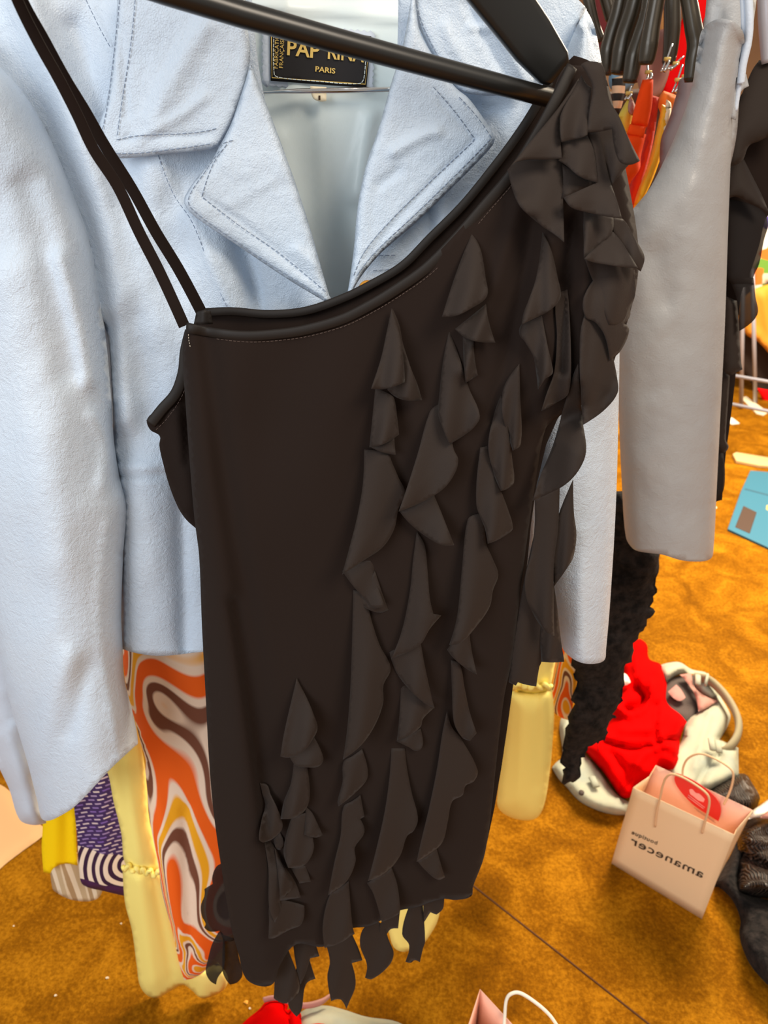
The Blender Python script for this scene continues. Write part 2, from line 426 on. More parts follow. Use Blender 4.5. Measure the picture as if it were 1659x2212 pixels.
M['pinklining'] = mat('dusty_pink_lining', (176, 128, 116), .8, .2)
M['darklining'] = mat('dark_grey_lining', (80, 70, 66), .8, .2)
M['red'] = mat('red_velour', (205, 0, 0), .9, .04, bump=(260, .4, .002), sheen=.0)
M['redflat'] = mat('bright_red_cloth', (235, 10, 14), .8, .1)
M['paper'] = mat('kraft_pink_paper', (236, 204, 164), .75, .25, bump=(40, .12, .002))
M['paperin'] = mat('pink_paper_inside', (240, 186, 164), .8, .2)
M['ink'] = mat('dark_print_ink', (66, 50, 40), .8, .1)
M['tag'] = mat('red_card', (206, 24, 24), .5)
M['pinkink'] = mat('pink_print_ink', (244, 150, 146), .7)
M['cord'] = mat('twisted_paper_cord', (222, 180, 138), .8)
M['white'] = mat('off_white_cotton', (236, 228, 210), .8)
M['lace'] = mat('black_lace_pile', (12, 10, 10), .85, .15, bump=(90, 1.0, .006), sheen=.03, var=((44, 38, 36), 60, .25))
M['sequin'] = sequin()
M['orangej'] = mat('bright_orange_denim', (246, 74, 10), .8, .2, bump=(300, .2, .001))
M['mustard'] = mat('mustard_satin', (240, 178, 32), .5, .4)
M['olive'] = mat('olive_yellow_satin', (214, 186, 66), .5, .4)
M['tan'] = mat('tan_suede', (184, 130, 74), .8)
M['mauve'] = mat('mauve_grey_wool', (126, 112, 116), .85)
M['rose'] = mat('rose_brown_cloth', (168, 120, 112), .8)
M['blue'] = mat('teal_blue_card', (44, 104, 128), .6)
M['brownpatch'] = mat('brown_card_patch', (64, 44, 32), .7)
M['wood'] = mat('pale_wood_strip', (206, 172, 120), .6)
M['wall'] = mat('warm_plaster', (176, 140, 104), .9, bump=(30, .2, .003), var=((150, 110, 78), 2, .7))
M['floral'] = multi_print()
M['goldcloth'] = mat('golden_orange_cloth', (226, 154, 46), .7)
M['steel'] = mat('grey_coated_wire', (178, 178, 190), .4, .5, .3)

# ------------------------------------------------------------------ setting
def box(name, mat_, lo, hi, parent=None):
    x0, y0, z0 = lo; x1, y1, z1 = hi
    v = [(x0,y0,z0),(x1,y0,z0),(x1,y1,z0),(x0,y1,z0),(x0,y0,z1),(x1,y0,z1),(x1,y1,z1),(x0,y1,z1)]
    f = [(0,3,2,1),(4,5,6,7),(0,1,5,4),(1,2,6,5),(2,3,7,6),(3,0,4,7)]
    me = bpy.data.meshes.new(name); me.from_pydata(v, [], f); me.update()
    o = link(name, me, mat_, parent)
    for p in o.data.polygons: p.use_smooth = False
    return o
props(box('floor', M['carpet'], (-3, -2.5, -.05), (6, 7, 0)), kind='structure')
props(box('wall_back', M['wall'], (-3, 7, 0), (6, 7.1, 3.2)), kind='structure')
props(box('wall_right', M['wall'], (6, -2.5, 0), (6.1, 7, 3.2)), kind='structure')
# thin strip standing in for the bottom edge of the mirror
a0 = V(1418, 2225); b0 = V(1033, 1922); d0 = (b0 - a0).normalized(); e0 = a0 + d0 * 1.7; a0 = a0 - d0 * .8
M['seam'] = mat('mirror_edge_dark', (84, 48, 8), .9)
props(recentre(tube('trim_1', M['seam'], [a0, e0], .0022, sub=2)), kind='structure')
M['seam'].name = 'mirror_edge'

# ------------------------------------------------------------------ depth of the dress front
def dress_depth(px, py): return .628
DL = [(380, 680), (396, 900), (408, 1100), (420, 1300), (430, 1480), (444, 1700), (470, 1900), (496, 2060)]
DR = [(1300, 140), (1380, 560), (1330, 850), (1190, 925), (1168, 1020), (1138, 1230), (1110, 1450), (1085, 1620), (1060, 1830), (1026, 1940)]
dress_folds = [
    ([(505, 1300), (540, 1520), (566, 1700), (580, 1820)], 13, -.011),
    ([(400, 560), (430, 900), (480, 1250), (515, 1500), (535, 1700), (550, 1900), (575, 2080)], 46, .013),
    ([(425, 560), (480, 1000), (545, 1400), (575, 1650), (600, 1850)], 26, -.010),
    ([(1120, 440), (1060, 650), (1000, 800)], 18, .006),
    ([(1150, 480), (1110, 700), (1060, 900)], 14, -.006),
    ([(1190, 520), (1180, 760), (1165, 900)], 16, .006),
    ([(1240, 470), (1220, 640), (1215, 800)], 9, -.008),
    ([(1270, 480), (1262, 650), (1250, 820)], 12, .006),
]
def dress_rel(px, py):
    q = np.array([[px, py]], float)
    d = min(segdist(q, smooth(DL, 3, False))[0], segdist(q, smooth(DR, 3, False))[0])
    k = min(1, d / 150)
    return .035 * math.sqrt(max(0, 1 - (1 - k) ** 2)) + fold_sum(q, dress_folds)[0]
def on_dress(px, py): return dress_depth(px, py) - dress_rel(px, py)

dress = thing('ruffled_dress', U(800, 2100, .63), 'black one shoulder dress with cascading ruffles, in front of the pale blue leather jacket', 'dress')
front_pts = [(404, 704), (460, 712), (530, 718), (600, 714), (660, 704), (740, 680), (800, 650), (850, 620), (920, 570), (985, 505), (1045, 435),
    (1100, 370), (1150, 290), (1190, 215), (1222, 145), (1255, 142), (1300, 135), (1318, 200), (1345, 330), (1380, 540), (1370, 640), (1330, 770), (1290, 860), (1240, 880), (1200, 905), (1179, 925), (1160, 1020),
    (1130, 1230), (1105, 1430), (1090, 1500), (1075, 1620), (1060, 1760), (1046, 1850), (1022, 1915), (1018, 1936), (985, 1944), (955, 1942), (900, 1960), (860, 1968), (800, 2000), (750, 2008), (700, 2045),
    (640, 2040), (605, 2085), (590, 2125), (560, 2130), (530, 2112), (515, 2060), (500, 2005), (482, 1900), (462, 1760), (452, 1650), (444, 1500), (436, 1350), (430, 1200), (420, 1120), (410, 1000), (400, 860), (394, 760)]
fo, fs_ = patch('front_panel', M['black'], front_pts, .628, dress, step=11, folds=dress_folds, edge=(.035, 150), dpoly=[DL, DR], thick=.0015, wob=.006, seed=2, ang=70)
# back of the dress
patch('back_panel', M['black'], [(430, 672), (500, 668), (580, 674), (660, 668), (740, 642), (800, 612), (870, 570), (930, 510), (1000, 440), (1060, 366), (1110, 300), (1150, 240), (1185, 178), (1240, 120),
    (1290, 150), (1330, 400), (1330, 700), (1180, 960), (1120, 1400), (1050, 1830), (1000, 1900), (700, 1960), (560, 2060), (500, 2000), (470, 1700), (440, 1300), (430, 1130), (418, 760)], .675, dress, step=28, thick=.0015, wob=.004)
patch('side_panel', M['black'], [(404, 706), (393, 760), (388, 800), (374, 845), (345, 880), (318, 905), (324, 928), (345, 942), (344, 962), (352, 1000), (366, 1050), (384, 1095), (400, 1120), (424, 1142), (450, 1120), (450, 760)],
      .652, dress, step=10, folds=[([(380, 900), (400, 1000), (412, 1090)], 22, .008), ([(400, 800), (405, 1000)], 8, -.006)], thick=.0015)
# rolled bindings
def rib(name, pts, rad, up=.003, m_=None, flat=.32):
    pl = smooth(pts, 4, False)
    return tube(name, m_ or M['binding'], [U(p[0], p[1], on_dress(p[0], p[1]) - up) for p in pl], rad, dress, seg=8, sub=2, flat=flat)
necks = [(404, 704), (460, 715), (530, 722), (600, 718), (660, 709), (740, 686), (800, 656), (850, 626), (920, 577), (985, 512), (1048, 440), (1106, 372), (1155, 296), (1198, 218), (1236, 140)]
rib('neckline_binding', [(x, y + 4) for x, y in necks], [.0045] * 57, .001)
stitch('neckline_stitching', M['dstitch'], lambda x, y, u: U(x, y, on_dress(x, y) - u), [(x + 8, y + 17) for x, y in necks[1:-1]], dress, 6, 3, .0002, .0015)
bk = smooth([(436, 676), (500, 673), (580, 679), (660, 672), (740, 645), (800, 616), (870, 574), (930, 514), (1000, 444), (1060, 371), (1110, 305), (1150, 245), (1188, 176)], 4, False)
tube('back_neck_binding', M['binding'], [U(p[0], p[1], .668) for p in bk], .004, dress, seg=8, sub=2, flat=.35)
ah = smooth([(412, 716), (401, 760), (396, 805), (380, 850), (350, 885), (326, 916)], 4, False)
tube('armhole_binding', M['binding'], [U(p[0], p[1], .646) for p in ah], .0052, dress, seg=8, sub=2, flat=.3)
stitch('armhole_stitching', M['dstitch'], lambda x, y, u: U(x, y, .6435), [(424, 730), (412, 800), (392, 858), (360, 905), (335, 930)], dress, 6, 3, .0002)
# straps
def ribbon(name, pts, y0, y1, wpx, mat_, parent, th=.0018):
    pl = smooth(pts, 6, False); L = []; R = []
    for i, p in enumerate(pl):
        t = pl[min(i + 1, len(pl) - 1)] - pl[max(i - 1, 0)]; t = t / np.linalg.norm(t); nrm = np.array([-t[1], t[0]])
        k = i / (len(pl) - 1); Y = y0 + (y1 - y0) * k; ww = wpx if not callable(wpx) else wpx(k)
        L.append(U(*(p + nrm * ww / 2), Y)); R.append(U(*(p - nrm * ww / 2), Y))
    n = len(L); vs = L + R; fs = [(i, i + 1, n + i + 1, n + i) for i in range(n - 1)]
    me = bpy.data.meshes.new(name); me.from_pydata([tuple(v) for v in vs], [], fs); me.update()
    o = link(name, me, mat_, parent); m = o.modifiers.new('thickness', 'SOLIDIFY'); m.thickness = th; m.offset = 0
    b = o.modifiers.new('round', 'BEVEL'); b.width = .0006; b.segments = 2
    return o
ribbon('shoulder_strap', [(14, -60), (42, 10), (82, 90), (128, 172), (166, 246), (202, 322), (254, 402), (300, 500), (346, 590), (398, 704)], .53, .632, 24, M['black'], dress)
ribbon('shoulder_strap', [(26, -62), (50, 4), (92, 80), (140, 168), (184, 240), (226, 314), (284, 406), (336, 500), (386, 582), (434, 672)], .54, .664, 24, M['black'], dress)
patch('strap_tab', M['binding'], [(424, 674), (440, 670), (455, 672), (460, 700), (418, 702)], .628, dress, step=6, folds=[([(440, 672), (440, 700)], 10, .004)])
# white thread tack at the top of the side seam
stitch('seam_tack', M['white'], fs_, [(407, 722), (408, 735), (411, 750)], dress, 3, 3, .0002)

# ---- petals of the ruffles
def vA(p): return [(700 + x / 2.37, 600 + y / 2.37) for x, y in p]
def vB(p): return [(550 + x / 2.37, 1300 + y / 2.37) for x, y in p]
def vC(p): return [(1050 + x / 3.686, 100 + y / 3.686) for x, y in p]
def vF(p): return [(1050 + x / 2.765, 1000 + y / 2.765) for x, y in p]
def vG(p): return [(400 + x / 3.615, 1600 + y / 3.615) for x, y in p]
pet_n = [0]
def petal(pts, l0=.003, l1=.020, base=None, bulge=.0028, mat_=None, side=0.0, step=7):
    pet_n[0] += 1
    P = np.array(pts, float); y0, y1 = P[:, 1].min(), P[:, 1].max(); x0, x1 = P[:, 0].min(), P[:, 0].max()
    sz = min(1, (y1 - y0) / 150)
    sd = pet_n[0] * 3.7
    def lift(Q, out, d):
        t = np.clip((Q[:, 1] - y0) / (y1 - y0 + 1), 0, 1); u = (Q[:, 0] - x0) / (x1 - x0 + 1)
        wv = np.sin((u * 2.2 + t * .8 + sd) * math.pi)
        return l0 + (l1 - l0) * t ** 1.2 * (.55 + .45 * sz) + bulge * sz * (1 - np.exp(-d / 30.0)) + side * (u - .5) * t + .0048 * sz * wv * t
    if base is None: dep = on_dress
    else: dep = (lambda x, y: min(base(x, y), on_dress(x, y) - .002) if base(x, y) <= .617 else base(x, y))
    o, s = patch('petal', mat_ or M['chiffon'], pts, dep, dress, step=step, lift=lift, thick=.0006, ang=58)
    return o
def chain(name, petals, label=None, mat_=None):
    obs = []
    for p in petals:
        kw = p[1] if isinstance(p, tuple) and isinstance(p[1], dict) else {}
        pp = p[0] if kw or (isinstance(p, tuple) and isinstance(p[1], dict)) else p
        if mat_: kw = dict(kw, mat_=mat_)
        obs.append(petal(pp, **kw))
    o = merge(name, mat_ or M['chiffon'], obs, dress)
    for p in o.data.polygons: p.use_smooth = True
    return o

chain('ruffle', [
    (vA([(92, 1500), (180, 1460), (252, 1440), (268, 1560), (312, 1680), (250, 1690), (205, 1640), (150, 1580)]), dict(l0=0, l1=.012)),
    (vA([(205, 880), (325, 900), (350, 950), (380, 1020), (415, 1100), (382, 1180), (358, 1290), (300, 1380), (200, 1450), (92, 1520), (130, 1380), (168, 1230), (198, 1060)]), dict(l0=.003, l1=.026, side=-.006)),
    (vA([(240, 868), (300, 850), (360, 820), (366, 907), (295, 893)]), dict(l0=.003, l1=.010)),
    (vA([(262, 565), (350, 605), (365, 640), (375, 720), (385, 802), (310, 850), (232, 868), (245, 740)]), dict(l0=.005, l1=.020)),
    (vA([(350, 158), (385, 240), (405, 340), (440, 450), (480, 550), (502, 627), (430, 630), (370, 612), (325, 575), (340, 500), (340, 300)]), dict(l0=.002, l1=.012)),
    (vA([(346, 156), (320, 280), (290, 420), (243, 568), (290, 572), (350, 560), (415, 535), (408, 430), (395, 330), (370, 230)]), dict(l0=.003, l1=.024, side=-.008)),
])
chain('ruffle', [
    (vB([(575, 1440), (640, 1400), (700, 1360), (730, 1450), (745, 1580), (735, 1600), (650, 1640), (610, 1500)]), dict(l0=.002, l1=.016)),
    (vB([(700, 750), (770, 750), (780, 850), (805, 980), (836, 1110), (815, 1172), (780, 1200), (745, 1300), (670, 1390), (580, 1430), (620, 1280), (665, 1080), (690, 900)]), dict(l0=.002, l1=.026, side=-.006)),
    (vB([(728, 715), (850, 650), (862, 720), (850, 755), (820, 762), (790, 745)]), dict(l0=.002, l1=.012)),
    (vB([(750, 400), (820, 460), (918, 545), (862, 600), (850, 640), (800, 680), (728, 712), (742, 570)]), dict(l0=.002, l1=.020, side=-.004)),
    (vB([(690, 260), (760, 215), (845, 170), (870, 320), (920, 545), (860, 512), (775, 430), (720, 350)]), dict(l0=.003, l1=.018, side=.008)),
    (vA([(475, 1300), (515, 1370), (530, 1500), (542, 1640), (560, 1720), (600, 1730), (540, 1800), (490, 1880), (345, 1950), (400, 1800), (440, 1600), (455, 1450)]), dict(l0=.002, l1=.020)),
    (vA([(385, 1195), (480, 1160), (560, 1105), (600, 1200), (667, 1370), (600, 1368), (530, 1330), (475, 1290), (430, 1250)]), dict(l0=.003, l1=.018, side=.006)),
    (vA([(540, 690), (580, 650), (630, 640), (645, 780), (665, 880), (687, 930), (670, 1000), (612, 1080), (500, 1150), (383, 1197), (430, 1060), (480, 900)]), dict(l0=.004, l1=.030, side=-.006)),
    (vA([(640, 270), (690, 400), (740, 560), (797, 705), (768, 765), (720, 805), (645, 852), (615, 790), (585, 700), (590, 600), (610, 420)]), dict(l0=.001, l1=.016)),
])
chain('ruffle', [
    (vA([(710, 300), (765, 320), (770, 400), (786, 500), (760, 520), (725, 537), (716, 450)]), dict(l0=.003, l1=.012)),
    (vA([(670, 262), (760, 190), (828, 135), (845, 230), (877, 332), (800, 330), (725, 308)]), dict(l0=.003, l1=.016)),
    ([(1019, 506), (1030, 520), (1040, 545), (1049, 600), (1052, 640), (1020, 665), (985, 682), (955, 684), (975, 620), (998, 555)], dict(l0=.002, l1=.024, side=-.004)),
])
chain('ruffle', [
    (vB([(835, 1330), (890, 1290), (930, 1255), (950, 1330), (975, 1412), (935, 1422), (880, 1380)]), dict(l0=.002, l1=.014)),
    (vB([(985, 560), (1010, 640), (1060, 705), (1142, 862), (1122, 920), (1080, 942), (1065, 990), (1012, 1022), (990, 1120), (962, 1230), (900, 1290), (830, 1332), (850, 1240), (895, 1050), (935, 850), (960, 680)]), dict(l0=.001, l1=.022, side=-.004)),
    (vB([(1005, 300), (1050, 320), (1075, 440), (1105, 580), (1137, 672), (1102, 712), (1060, 692), (1020, 610), (1010, 450)]), dict(l0=.002, l1=.014)),
    (vB([(985, 245), (1040, 170), (1095, 118), (1110, 240), (1137, 372), (1080, 340), (1020, 290)]), dict(l0=.002, l1=.014, side=.005)),
    (vA([(735, 1240), (780, 1210), (825, 1215), (830, 1360), (860, 1430), (892, 1520), (865, 1600), (850, 1680), (800, 1760), (700, 1870), (640, 1880), (680, 1740), (705, 1500)]), dict(l0=.003, l1=.026, side=-.006)),
    (vA([(800, 870), (840, 860), (880, 1010), (910, 1100), (940, 1180), (967, 1280), (942, 1312), (885, 1345), (838, 1362), (822, 1280), (780, 1160)]), dict(l0=.002, l1=.018)),
    (vA([(905, 600), (925, 700), (945, 800), (965, 940), (972, 1050), (940, 1080), (905, 1092), (868, 1000), (842, 860), (870, 700)]), dict(l0=.002, l1=.014)),
    (vA([(1000, 440), (1004, 600), (1008, 850), (966, 885), (940, 800), (912, 680), (920, 560)]), dict(l0=.001, l1=.012)),
])
chain('ruffle', [
    (vA([(1010, 240), (1060, 220), (1115, 195), (1140, 330), (1166, 440), (1170, 490), (1130, 520), (1095, 572), (1085, 480), (1070, 400), (1030, 330), (1000, 290)]), dict(l0=.002, l1=.018)),
    (vC([(450, 1480), (510, 1600), (545, 1720), (570, 1840), (596, 1970), (565, 2050), (480, 2120), (380, 2170), (282, 2215), (300, 2120), (340, 2020), (400, 1840)]), dict(l0=.003, l1=.026, side=-.004)),
])
SL = lambda x, y: on_dress(min(x, 1290), y) - .004
chain('ruffle', [                        # tall sleeve cascade below the shoulder
    (vF([(135, 1310), (150, 1100), (190, 900), (240, 640), (330, 300), (440, 180), (400, 560), (400, 850), (350, 1020), (330, 1190), (318, 1220), (300, 1335), (240, 1325), (190, 1310), (178, 1330)]), dict(l0=.002, l1=.010, base=lambda x, y: .625)),
    (vF([(400, 700), (425, 860), (440, 1000), (466, 1188), (400, 1192), (330, 1188), (330, 960)]), dict(l0=.002, l1=.010, base=lambda x, y: .622)),
    (vF([(410, 400), (520, 100), (525, 300), (540, 430), (522, 560), (490, 620), (440, 690), (405, 740)]), dict(l0=.006, l1=.020, base=lambda x, y: .625)),
    (vF([(290, 215), (400, 160), (440, 130), (430, 400), (405, 600), (405, 900), (408, 1040), (340, 990), (280, 900), (240, 800), (235, 680), (270, 540), (290, 380)]), dict(l0=.006, l1=.022, base=lambda x, y: .622)),
    (vA([(1300, 440), (1325, 740), (1342, 890), (1300, 992), (1230, 1062), (1140, 1110), (1070, 1142), (1110, 1010), (1170, 860), (1235, 640), (1275, 500)]), dict(l0=.006, l1=.032, base=lambda x, y: .615, side=-.004)),
    (vA([(1190, 100), (1245, 60), (1262, 400), (1252, 590), (1190, 640), (1115, 682), (1140, 600), (1180, 480), (1195, 300)]), dict(l0=.004, l1=.014)),
    (vA([(1310, 300), (1340, 180), (1400, 220), (1450, 300), (1478, 400), (1500, 510), (1502, 590), (1430, 682), (1325, 752), (1315, 600)]), dict(l0=.004, l1=.028, base=lambda x, y: .612)),
])
chain('ruffle', [                        # right edge of the sleeve
    (vA([(1330, 100), (1440, -60), (1590, -40), (1592, 90), (1566, 160), (1535, 232), (1562, 270), (1520, 372), (1464, 422), (1440, 300), (1390, 230), (1340, 200)]), dict(l0=.002, l1=.016, base=lambda x, y: .612)),
    (vC([(790, 1690), (1000, 1600), (1210, 1765), (1185, 1990), (1150, 2050), (1145, 2150), (1090, 2215), (980, 2215), (900, 2000)]), dict(l0=.002, l1=.010, base=lambda x, y: .616)),
    (vC([(1000, 1370), (1092, 1378), (1180, 1520), (1250, 1640), (1262, 1700), (1232, 1792), (1180, 1745), (1100, 1620), (1020, 1480)]), dict(l0=.006, l1=.018, base=lambda x, y: .606)),
    (vC([(780, 1690), (900, 1580), (1010, 1475), (1075, 1550), (1140, 1650), (1212, 1767), (1100, 1757), (950, 1735), (860, 1720)]), dict(l0=.010, l1=.030, base=lambda x, y: .606)),
    (vC([(780, 1300), (900, 1340), (1014, 1365), (1002, 1480), (900, 1580), (783, 1684), (775, 1450)]), dict(l0=.006, l1=.020, base=lambda x, y: .606)),
    (vC([(815, 690), (900, 680), (960, 960), (1000, 1110), (1040, 1220), (1082, 1372), (950, 1352), (800, 1320), (680, 1282), (618, 1205), (760, 1140), (885, 1085), (865, 860)]), dict(l0=.006, l1=.026, base=lambda x, y: .602)),
])
chain('ruffle', [                        # shoulder cluster
    (vC([(600, 930), (700, 1000), (800, 1060), (890, 1085), (780, 1132), (605, 1210)]), dict(l0=.004, l1=.012, base=lambda x, y: .600)),
    (vC([(172, 985), (240, 930), (330, 905), (600, 900), (612, 1180), (622, 1560), (540, 1492), (430, 1420), (270, 1272), (210, 1140)]), dict(l0=.004, l1=.026, base=lambda x, y: .604)),
    (vC([(605, 760), (740, 735), (808, 710), (860, 840), (887, 1083), (780, 1052), (700, 1002), (640, 950), (575, 905), (608, 890)]), dict(l0=.008, l1=.020, base=lambda x, y: .600)),
    (vC([(830, 640), (960, 560), (1040, 700), (1150, 930), (1060, 1030), (1000, 1112), (950, 950), (905, 860), (850, 800)]), dict(l0=.002, l1=.010, base=lambda x, y: .602)),
    (vC([(755, 145), (800, 122), (860, 120), (910, 135), (942, 185), (962, 320), (985, 430), (1060, 560), (1140, 740), (1227, 912), (1130, 945), (1050, 900), (1000, 660), (900, 680), (812, 686), (822, 520), (850, 330), (800, 220)]), dict(l0=.010, l1=.024, base=lambda x, y: .598)),
    (vC([(760, 230), (800, 300), (840, 330), (825, 500), (808, 705), (740, 732), (604, 762), (590, 640), (600, 530), (700, 350)]), dict(l0=.006, l1=.018, base=lambda x, y: .598)),
    (vC([(740, 255), (700, 360), (600, 545), (586, 640), (606, 893), (470, 903), (330, 903), (232, 928), (170, 985), (280, 850), (370, 740), (520, 560), (620, 430)]), dict(l0=.006, l1=.024, base=lambda x, y: .602, side=-.006)),
])
# lower skirt ruffles
chain('ruffle', [
    (vB([(455, 820), (500, 790), (550, 755), (580, 890), (535, 960), (430, 1047), (425, 1020), (450, 920)]), dict(l0=.002, l1=.018, side=-.004)),
    (vB([(505, -60), (560, -40), (600, 100), (640, 220), (697, 340), (660, 425), (658, 520), (612, 640), (545, 735), (452, 808), (475, 640), (492, 400), (500, 150)]), dict(l0=.002, l1=.030, side=-.006)),
    (vA([(170, 1660), (260, 1500), (300, 1620), (330, 1700), (290, 1715), (230, 1700)]), dict(l0=.002, l1=.008)),
])
chain('ruffle', [
    (vB([(385, 1500), (430, 1470), (482, 1430), (500, 1650), (512, 1700), (430, 1750), (358, 1772), (350, 1650)]), dict(l0=.002, l1=.014)),
    (vB([(455, 1050), (500, 1020), (542, 990), (562, 1100), (540, 1112), (562, 1180), (512, 1260), (516, 1330), (472, 1430), (378, 1502), (410, 1330), (440, 1200)]), dict(l0=.002, l1=.022)),
])
chain('ruffle', [
    (vB([(185, 1362), (260, 1352), (288, 1432), (230, 1442)]), dict(l0=.002, l1=.010)),
    (vB([(190, 1100), (265, 1080), (302, 1240), (290, 1302), (248, 1352), (172, 1362), (148, 1270)]), dict(l0=.003, l1=.020)),
    (vB([(262, 1050), (300, 1090), (347, 1195), (310, 1207), (255, 1192)]), dict(l0=.002, l1=.016)),
    (vB([(200, 820), (270, 845), (282, 1000), (255, 1072), (200, 1107), (133, 1112), (150, 1020), (185, 930)]), dict(l0=.003, l1=.020)),
    (vB([(180, 795), (305, 695), (352, 800), (330, 842), (270, 848), (212, 838)]), dict(l0=.003, l1=.018)),
    (vB([(215, 392), (240, 440), (268, 495), (300, 570), (322, 645), (300, 700), (250, 765), (180, 797), (133, 792), (150, 680), (185, 520)]), dict(l0=.002, l1=.026)),
])
chain('ruffle', [
    (vG([(690, 770), (740, 720), (768, 800), (740, 855), (710, 840)]), dict(l0=.002, l1=.008)),
    (vG([(655, 1300), (700, 1230), (870, 1270), (930, 1290), (910, 1430), (820, 1475), (700, 1540), (650, 1545), (655, 1400)]), dict(l0=.006, l1=.020)),
    (vG([(620, 790), (680, 800), (760, 950), (860, 1110), (900, 1225), (780, 1245), (740, 1250), (760, 1380), (700, 1420), (655, 1300), (650, 1000)]), dict(l0=.002, l1=.012)),
    (vG([(700, 840), (740, 930), (820, 1080), (840, 1130), (800, 1200), (744, 1232), (725, 1050)]), dict(l0=.006, l1=.020)),
    (vG([(585, 330), (640, 350), (665, 420), (720, 530), (758, 640), (752, 700), (680, 770), (610, 795), (580, 770), (600, 620), (625, 500), (605, 420)]), dict(l0=.004, l1=.024)),
])
HB = lambda x, y: .622
chain('hem_ruffle', [
    (vB([(640, 1660), (700, 1600), (745, 1575), (735, 1672), (690, 1682), (660, 1760)]), dict(base=HB, l1=.008)),
    (vB([(550, 1685), (600, 1640), (650, 1650), (690, 1740), (712, 1800), (690, 1860), (605, 1930), (565, 1925), (575, 1860), (540, 1760)]), dict(base=HB)),
    (vB([(855, 1400), (900, 1380), (960, 1395), (968, 1560), (930, 1602), (900, 1590), (868, 1640)]), dict(base=HB, l1=.008)),
    (vB([(790, 1560), (860, 1540), (872, 1740), (860, 1780), (845, 1845), (820, 1835), (800, 1848), (773, 1843), (792, 1760), (755, 1700)]), dict(base=HB)),
    (vB([(360, 1740), (495, 1695), (530, 1770), (552, 1835), (498, 1850), (517, 1960), (480, 2060), (470, 2085), (445, 2040), (420, 2035), (392, 2045), (372, 1920), (385, 1840)]), dict(base=HB)),
    (vB([(190, 1650), (255, 1630), (300, 1720), (332, 1815), (285, 1825), (262, 1900), (235, 1960), (205, 1820)]), dict(base=HB)),
    (vB([(225, 1850), (270, 1800), (312, 1930), (262, 1960), (240, 2090), (215, 2125), (172, 2060), (190, 1960)]), dict(base=lambda x, y: .632)),
    (vB([(105, 1720), (150, 1740), (190, 1830), (222, 1920), (225, 2000), (165, 2055), (130, 2050), (98, 2030), (105, 1880)]), dict(base=HB, l1=.026)),
])
chain('hem_ruffle', [
    (vG([(285, 960), (240, 990), (212, 1060), (215, 1120), (150, 1160), (150, 1210), (122, 1290), (130, 1370), (160, 1430), (150, 1460), (190, 1490), (270, 1485), (300, 1560), (380, 1560), (430, 1480), (380, 1330), (320, 1130), (300, 1000)]), dict(base=lambda x, y: .660, l1=.014)),
    (vG([(265, 1490), (210, 1590), (180, 1700), (160, 1800), (190, 1870), (240, 1905), (255, 1850), (300, 1780), (310, 1640), (300, 1520)]), dict(base=lambda x, y: .650, l1=.020)),
    (vG([(300, 1520), (400, 1550), (420, 1700), (445, 1830), (410, 1885), (350, 1905), (315, 1860), (290, 1790)]), dict(base=lambda x, y: .655, l1=.016)),
], mat_=M['sheer'])

# ------------------------------------------------------------------ hanger of the dress
hg = thing('coat_hanger', U(1180, 205, .65), 'black wooden coat hanger tilted down to the right, carrying the black dress', 'hanger')
def HP(px, py, Y): return U(px, py, Y)
tube('trouser_bar', M['blackhanger'], [HP(-30, -150, .50), HP(520, 30, .555), HP(1190, 212, .65)], [.0078, .0078, .0070], hg, seg=16, sub=4)
ap = (700, -480)
def arm(name, P, Wd, th):
    """flat wooden arm: list of centre points (3-D), width direction in plane, thickness in depth"""
    bm = bmesh.new(); rings = []
    for i, p in enumerate(P):
        t = (P[min(i + 1, len(P) - 1)] - P[max(i - 1, 0)]).normalized(); n = Vector((0, 1, 0)); s = t.cross(n).normalized()
        ww = Wd[i] / 2; c = th / 2
        ring = []
        for a in range(16):
            an = 2 * math.pi * a / 16; ca, sa = math.cos(an), math.sin(an)
            e = .35
            ring.append(bm.verts.new(p + s * ww * math.copysign(abs(ca) ** e, ca) + n * c * math.copysign(abs(sa) ** e, sa)))
        rings.append(ring)
    for a, b in zip(rings, rings[1:]):
        for k in range(16): bm.faces.new((a[k], a[(k + 1) % 16], b[(k + 1) % 16], b[k]))
    bm.faces.new(rings[0][::-1]); bm.faces.new(rings[-1])
    bmesh.ops.recalc_face_normals(bm, faces=bm.faces)
    me = bpy.data.meshes.new(name); bm.to_mesh(me); bm.free()
    return link(name, me, M['blackhanger'], hg)
arm('hanger_arm', [HP(690, -480, .575), HP(820, -360, .59), HP(960, -160, .61), HP(1085, 0, .63), HP(1150, 88, .64), HP(1195, 146, .647), HP(1206, 160, .648)], [.03, .034, .036, .036, .034, .028, .020], .014)
arm('hanger_arm', [HP(690, -480, .575), HP(500, -440, .56), HP(250, -300, .53), HP(40, -190, .51), HP(-60, -150, .50)], [.03, .034, .036, .034, .022], .014)
hk0 = HP(690, -490, .575)
tube('hook', M['chrome'], [hk0, hk0 + Vector((0, 0, .05)), hk0 + Vector((.022, 0, .075)), hk0 + Vector((.012, 0, .105)), hk0 + Vector((-.015, 0, .10)), hk0 + Vector((-.022, 0, .082))], .0022, hg, seg=8)
rz = hk0.z + .1045 - .015
rl = recentre(tube('clothes_rail', M['chrome'], [(hk0.x, -2.0, rz - .004), (hk0.x, 6.98, rz - .004)], .0125, sub=2, seg=16))
props(rl, 'long chrome clothes rail overhead that the hangers hang from', 'rail')

# ------------------------------------------------------------------ pale blue leather jacket
jk = thing('leather_jacket', U(750, 1400, .76), 'pale blue leather jacket with wide notched lapels, behind the black dress', 'jacket')
JB = .755
LS = [(-90, 60), (0, 145), (50, 200), (100, 280), (150, 400), (195, 525), (225, 700), (240, 850), (243, 950)]
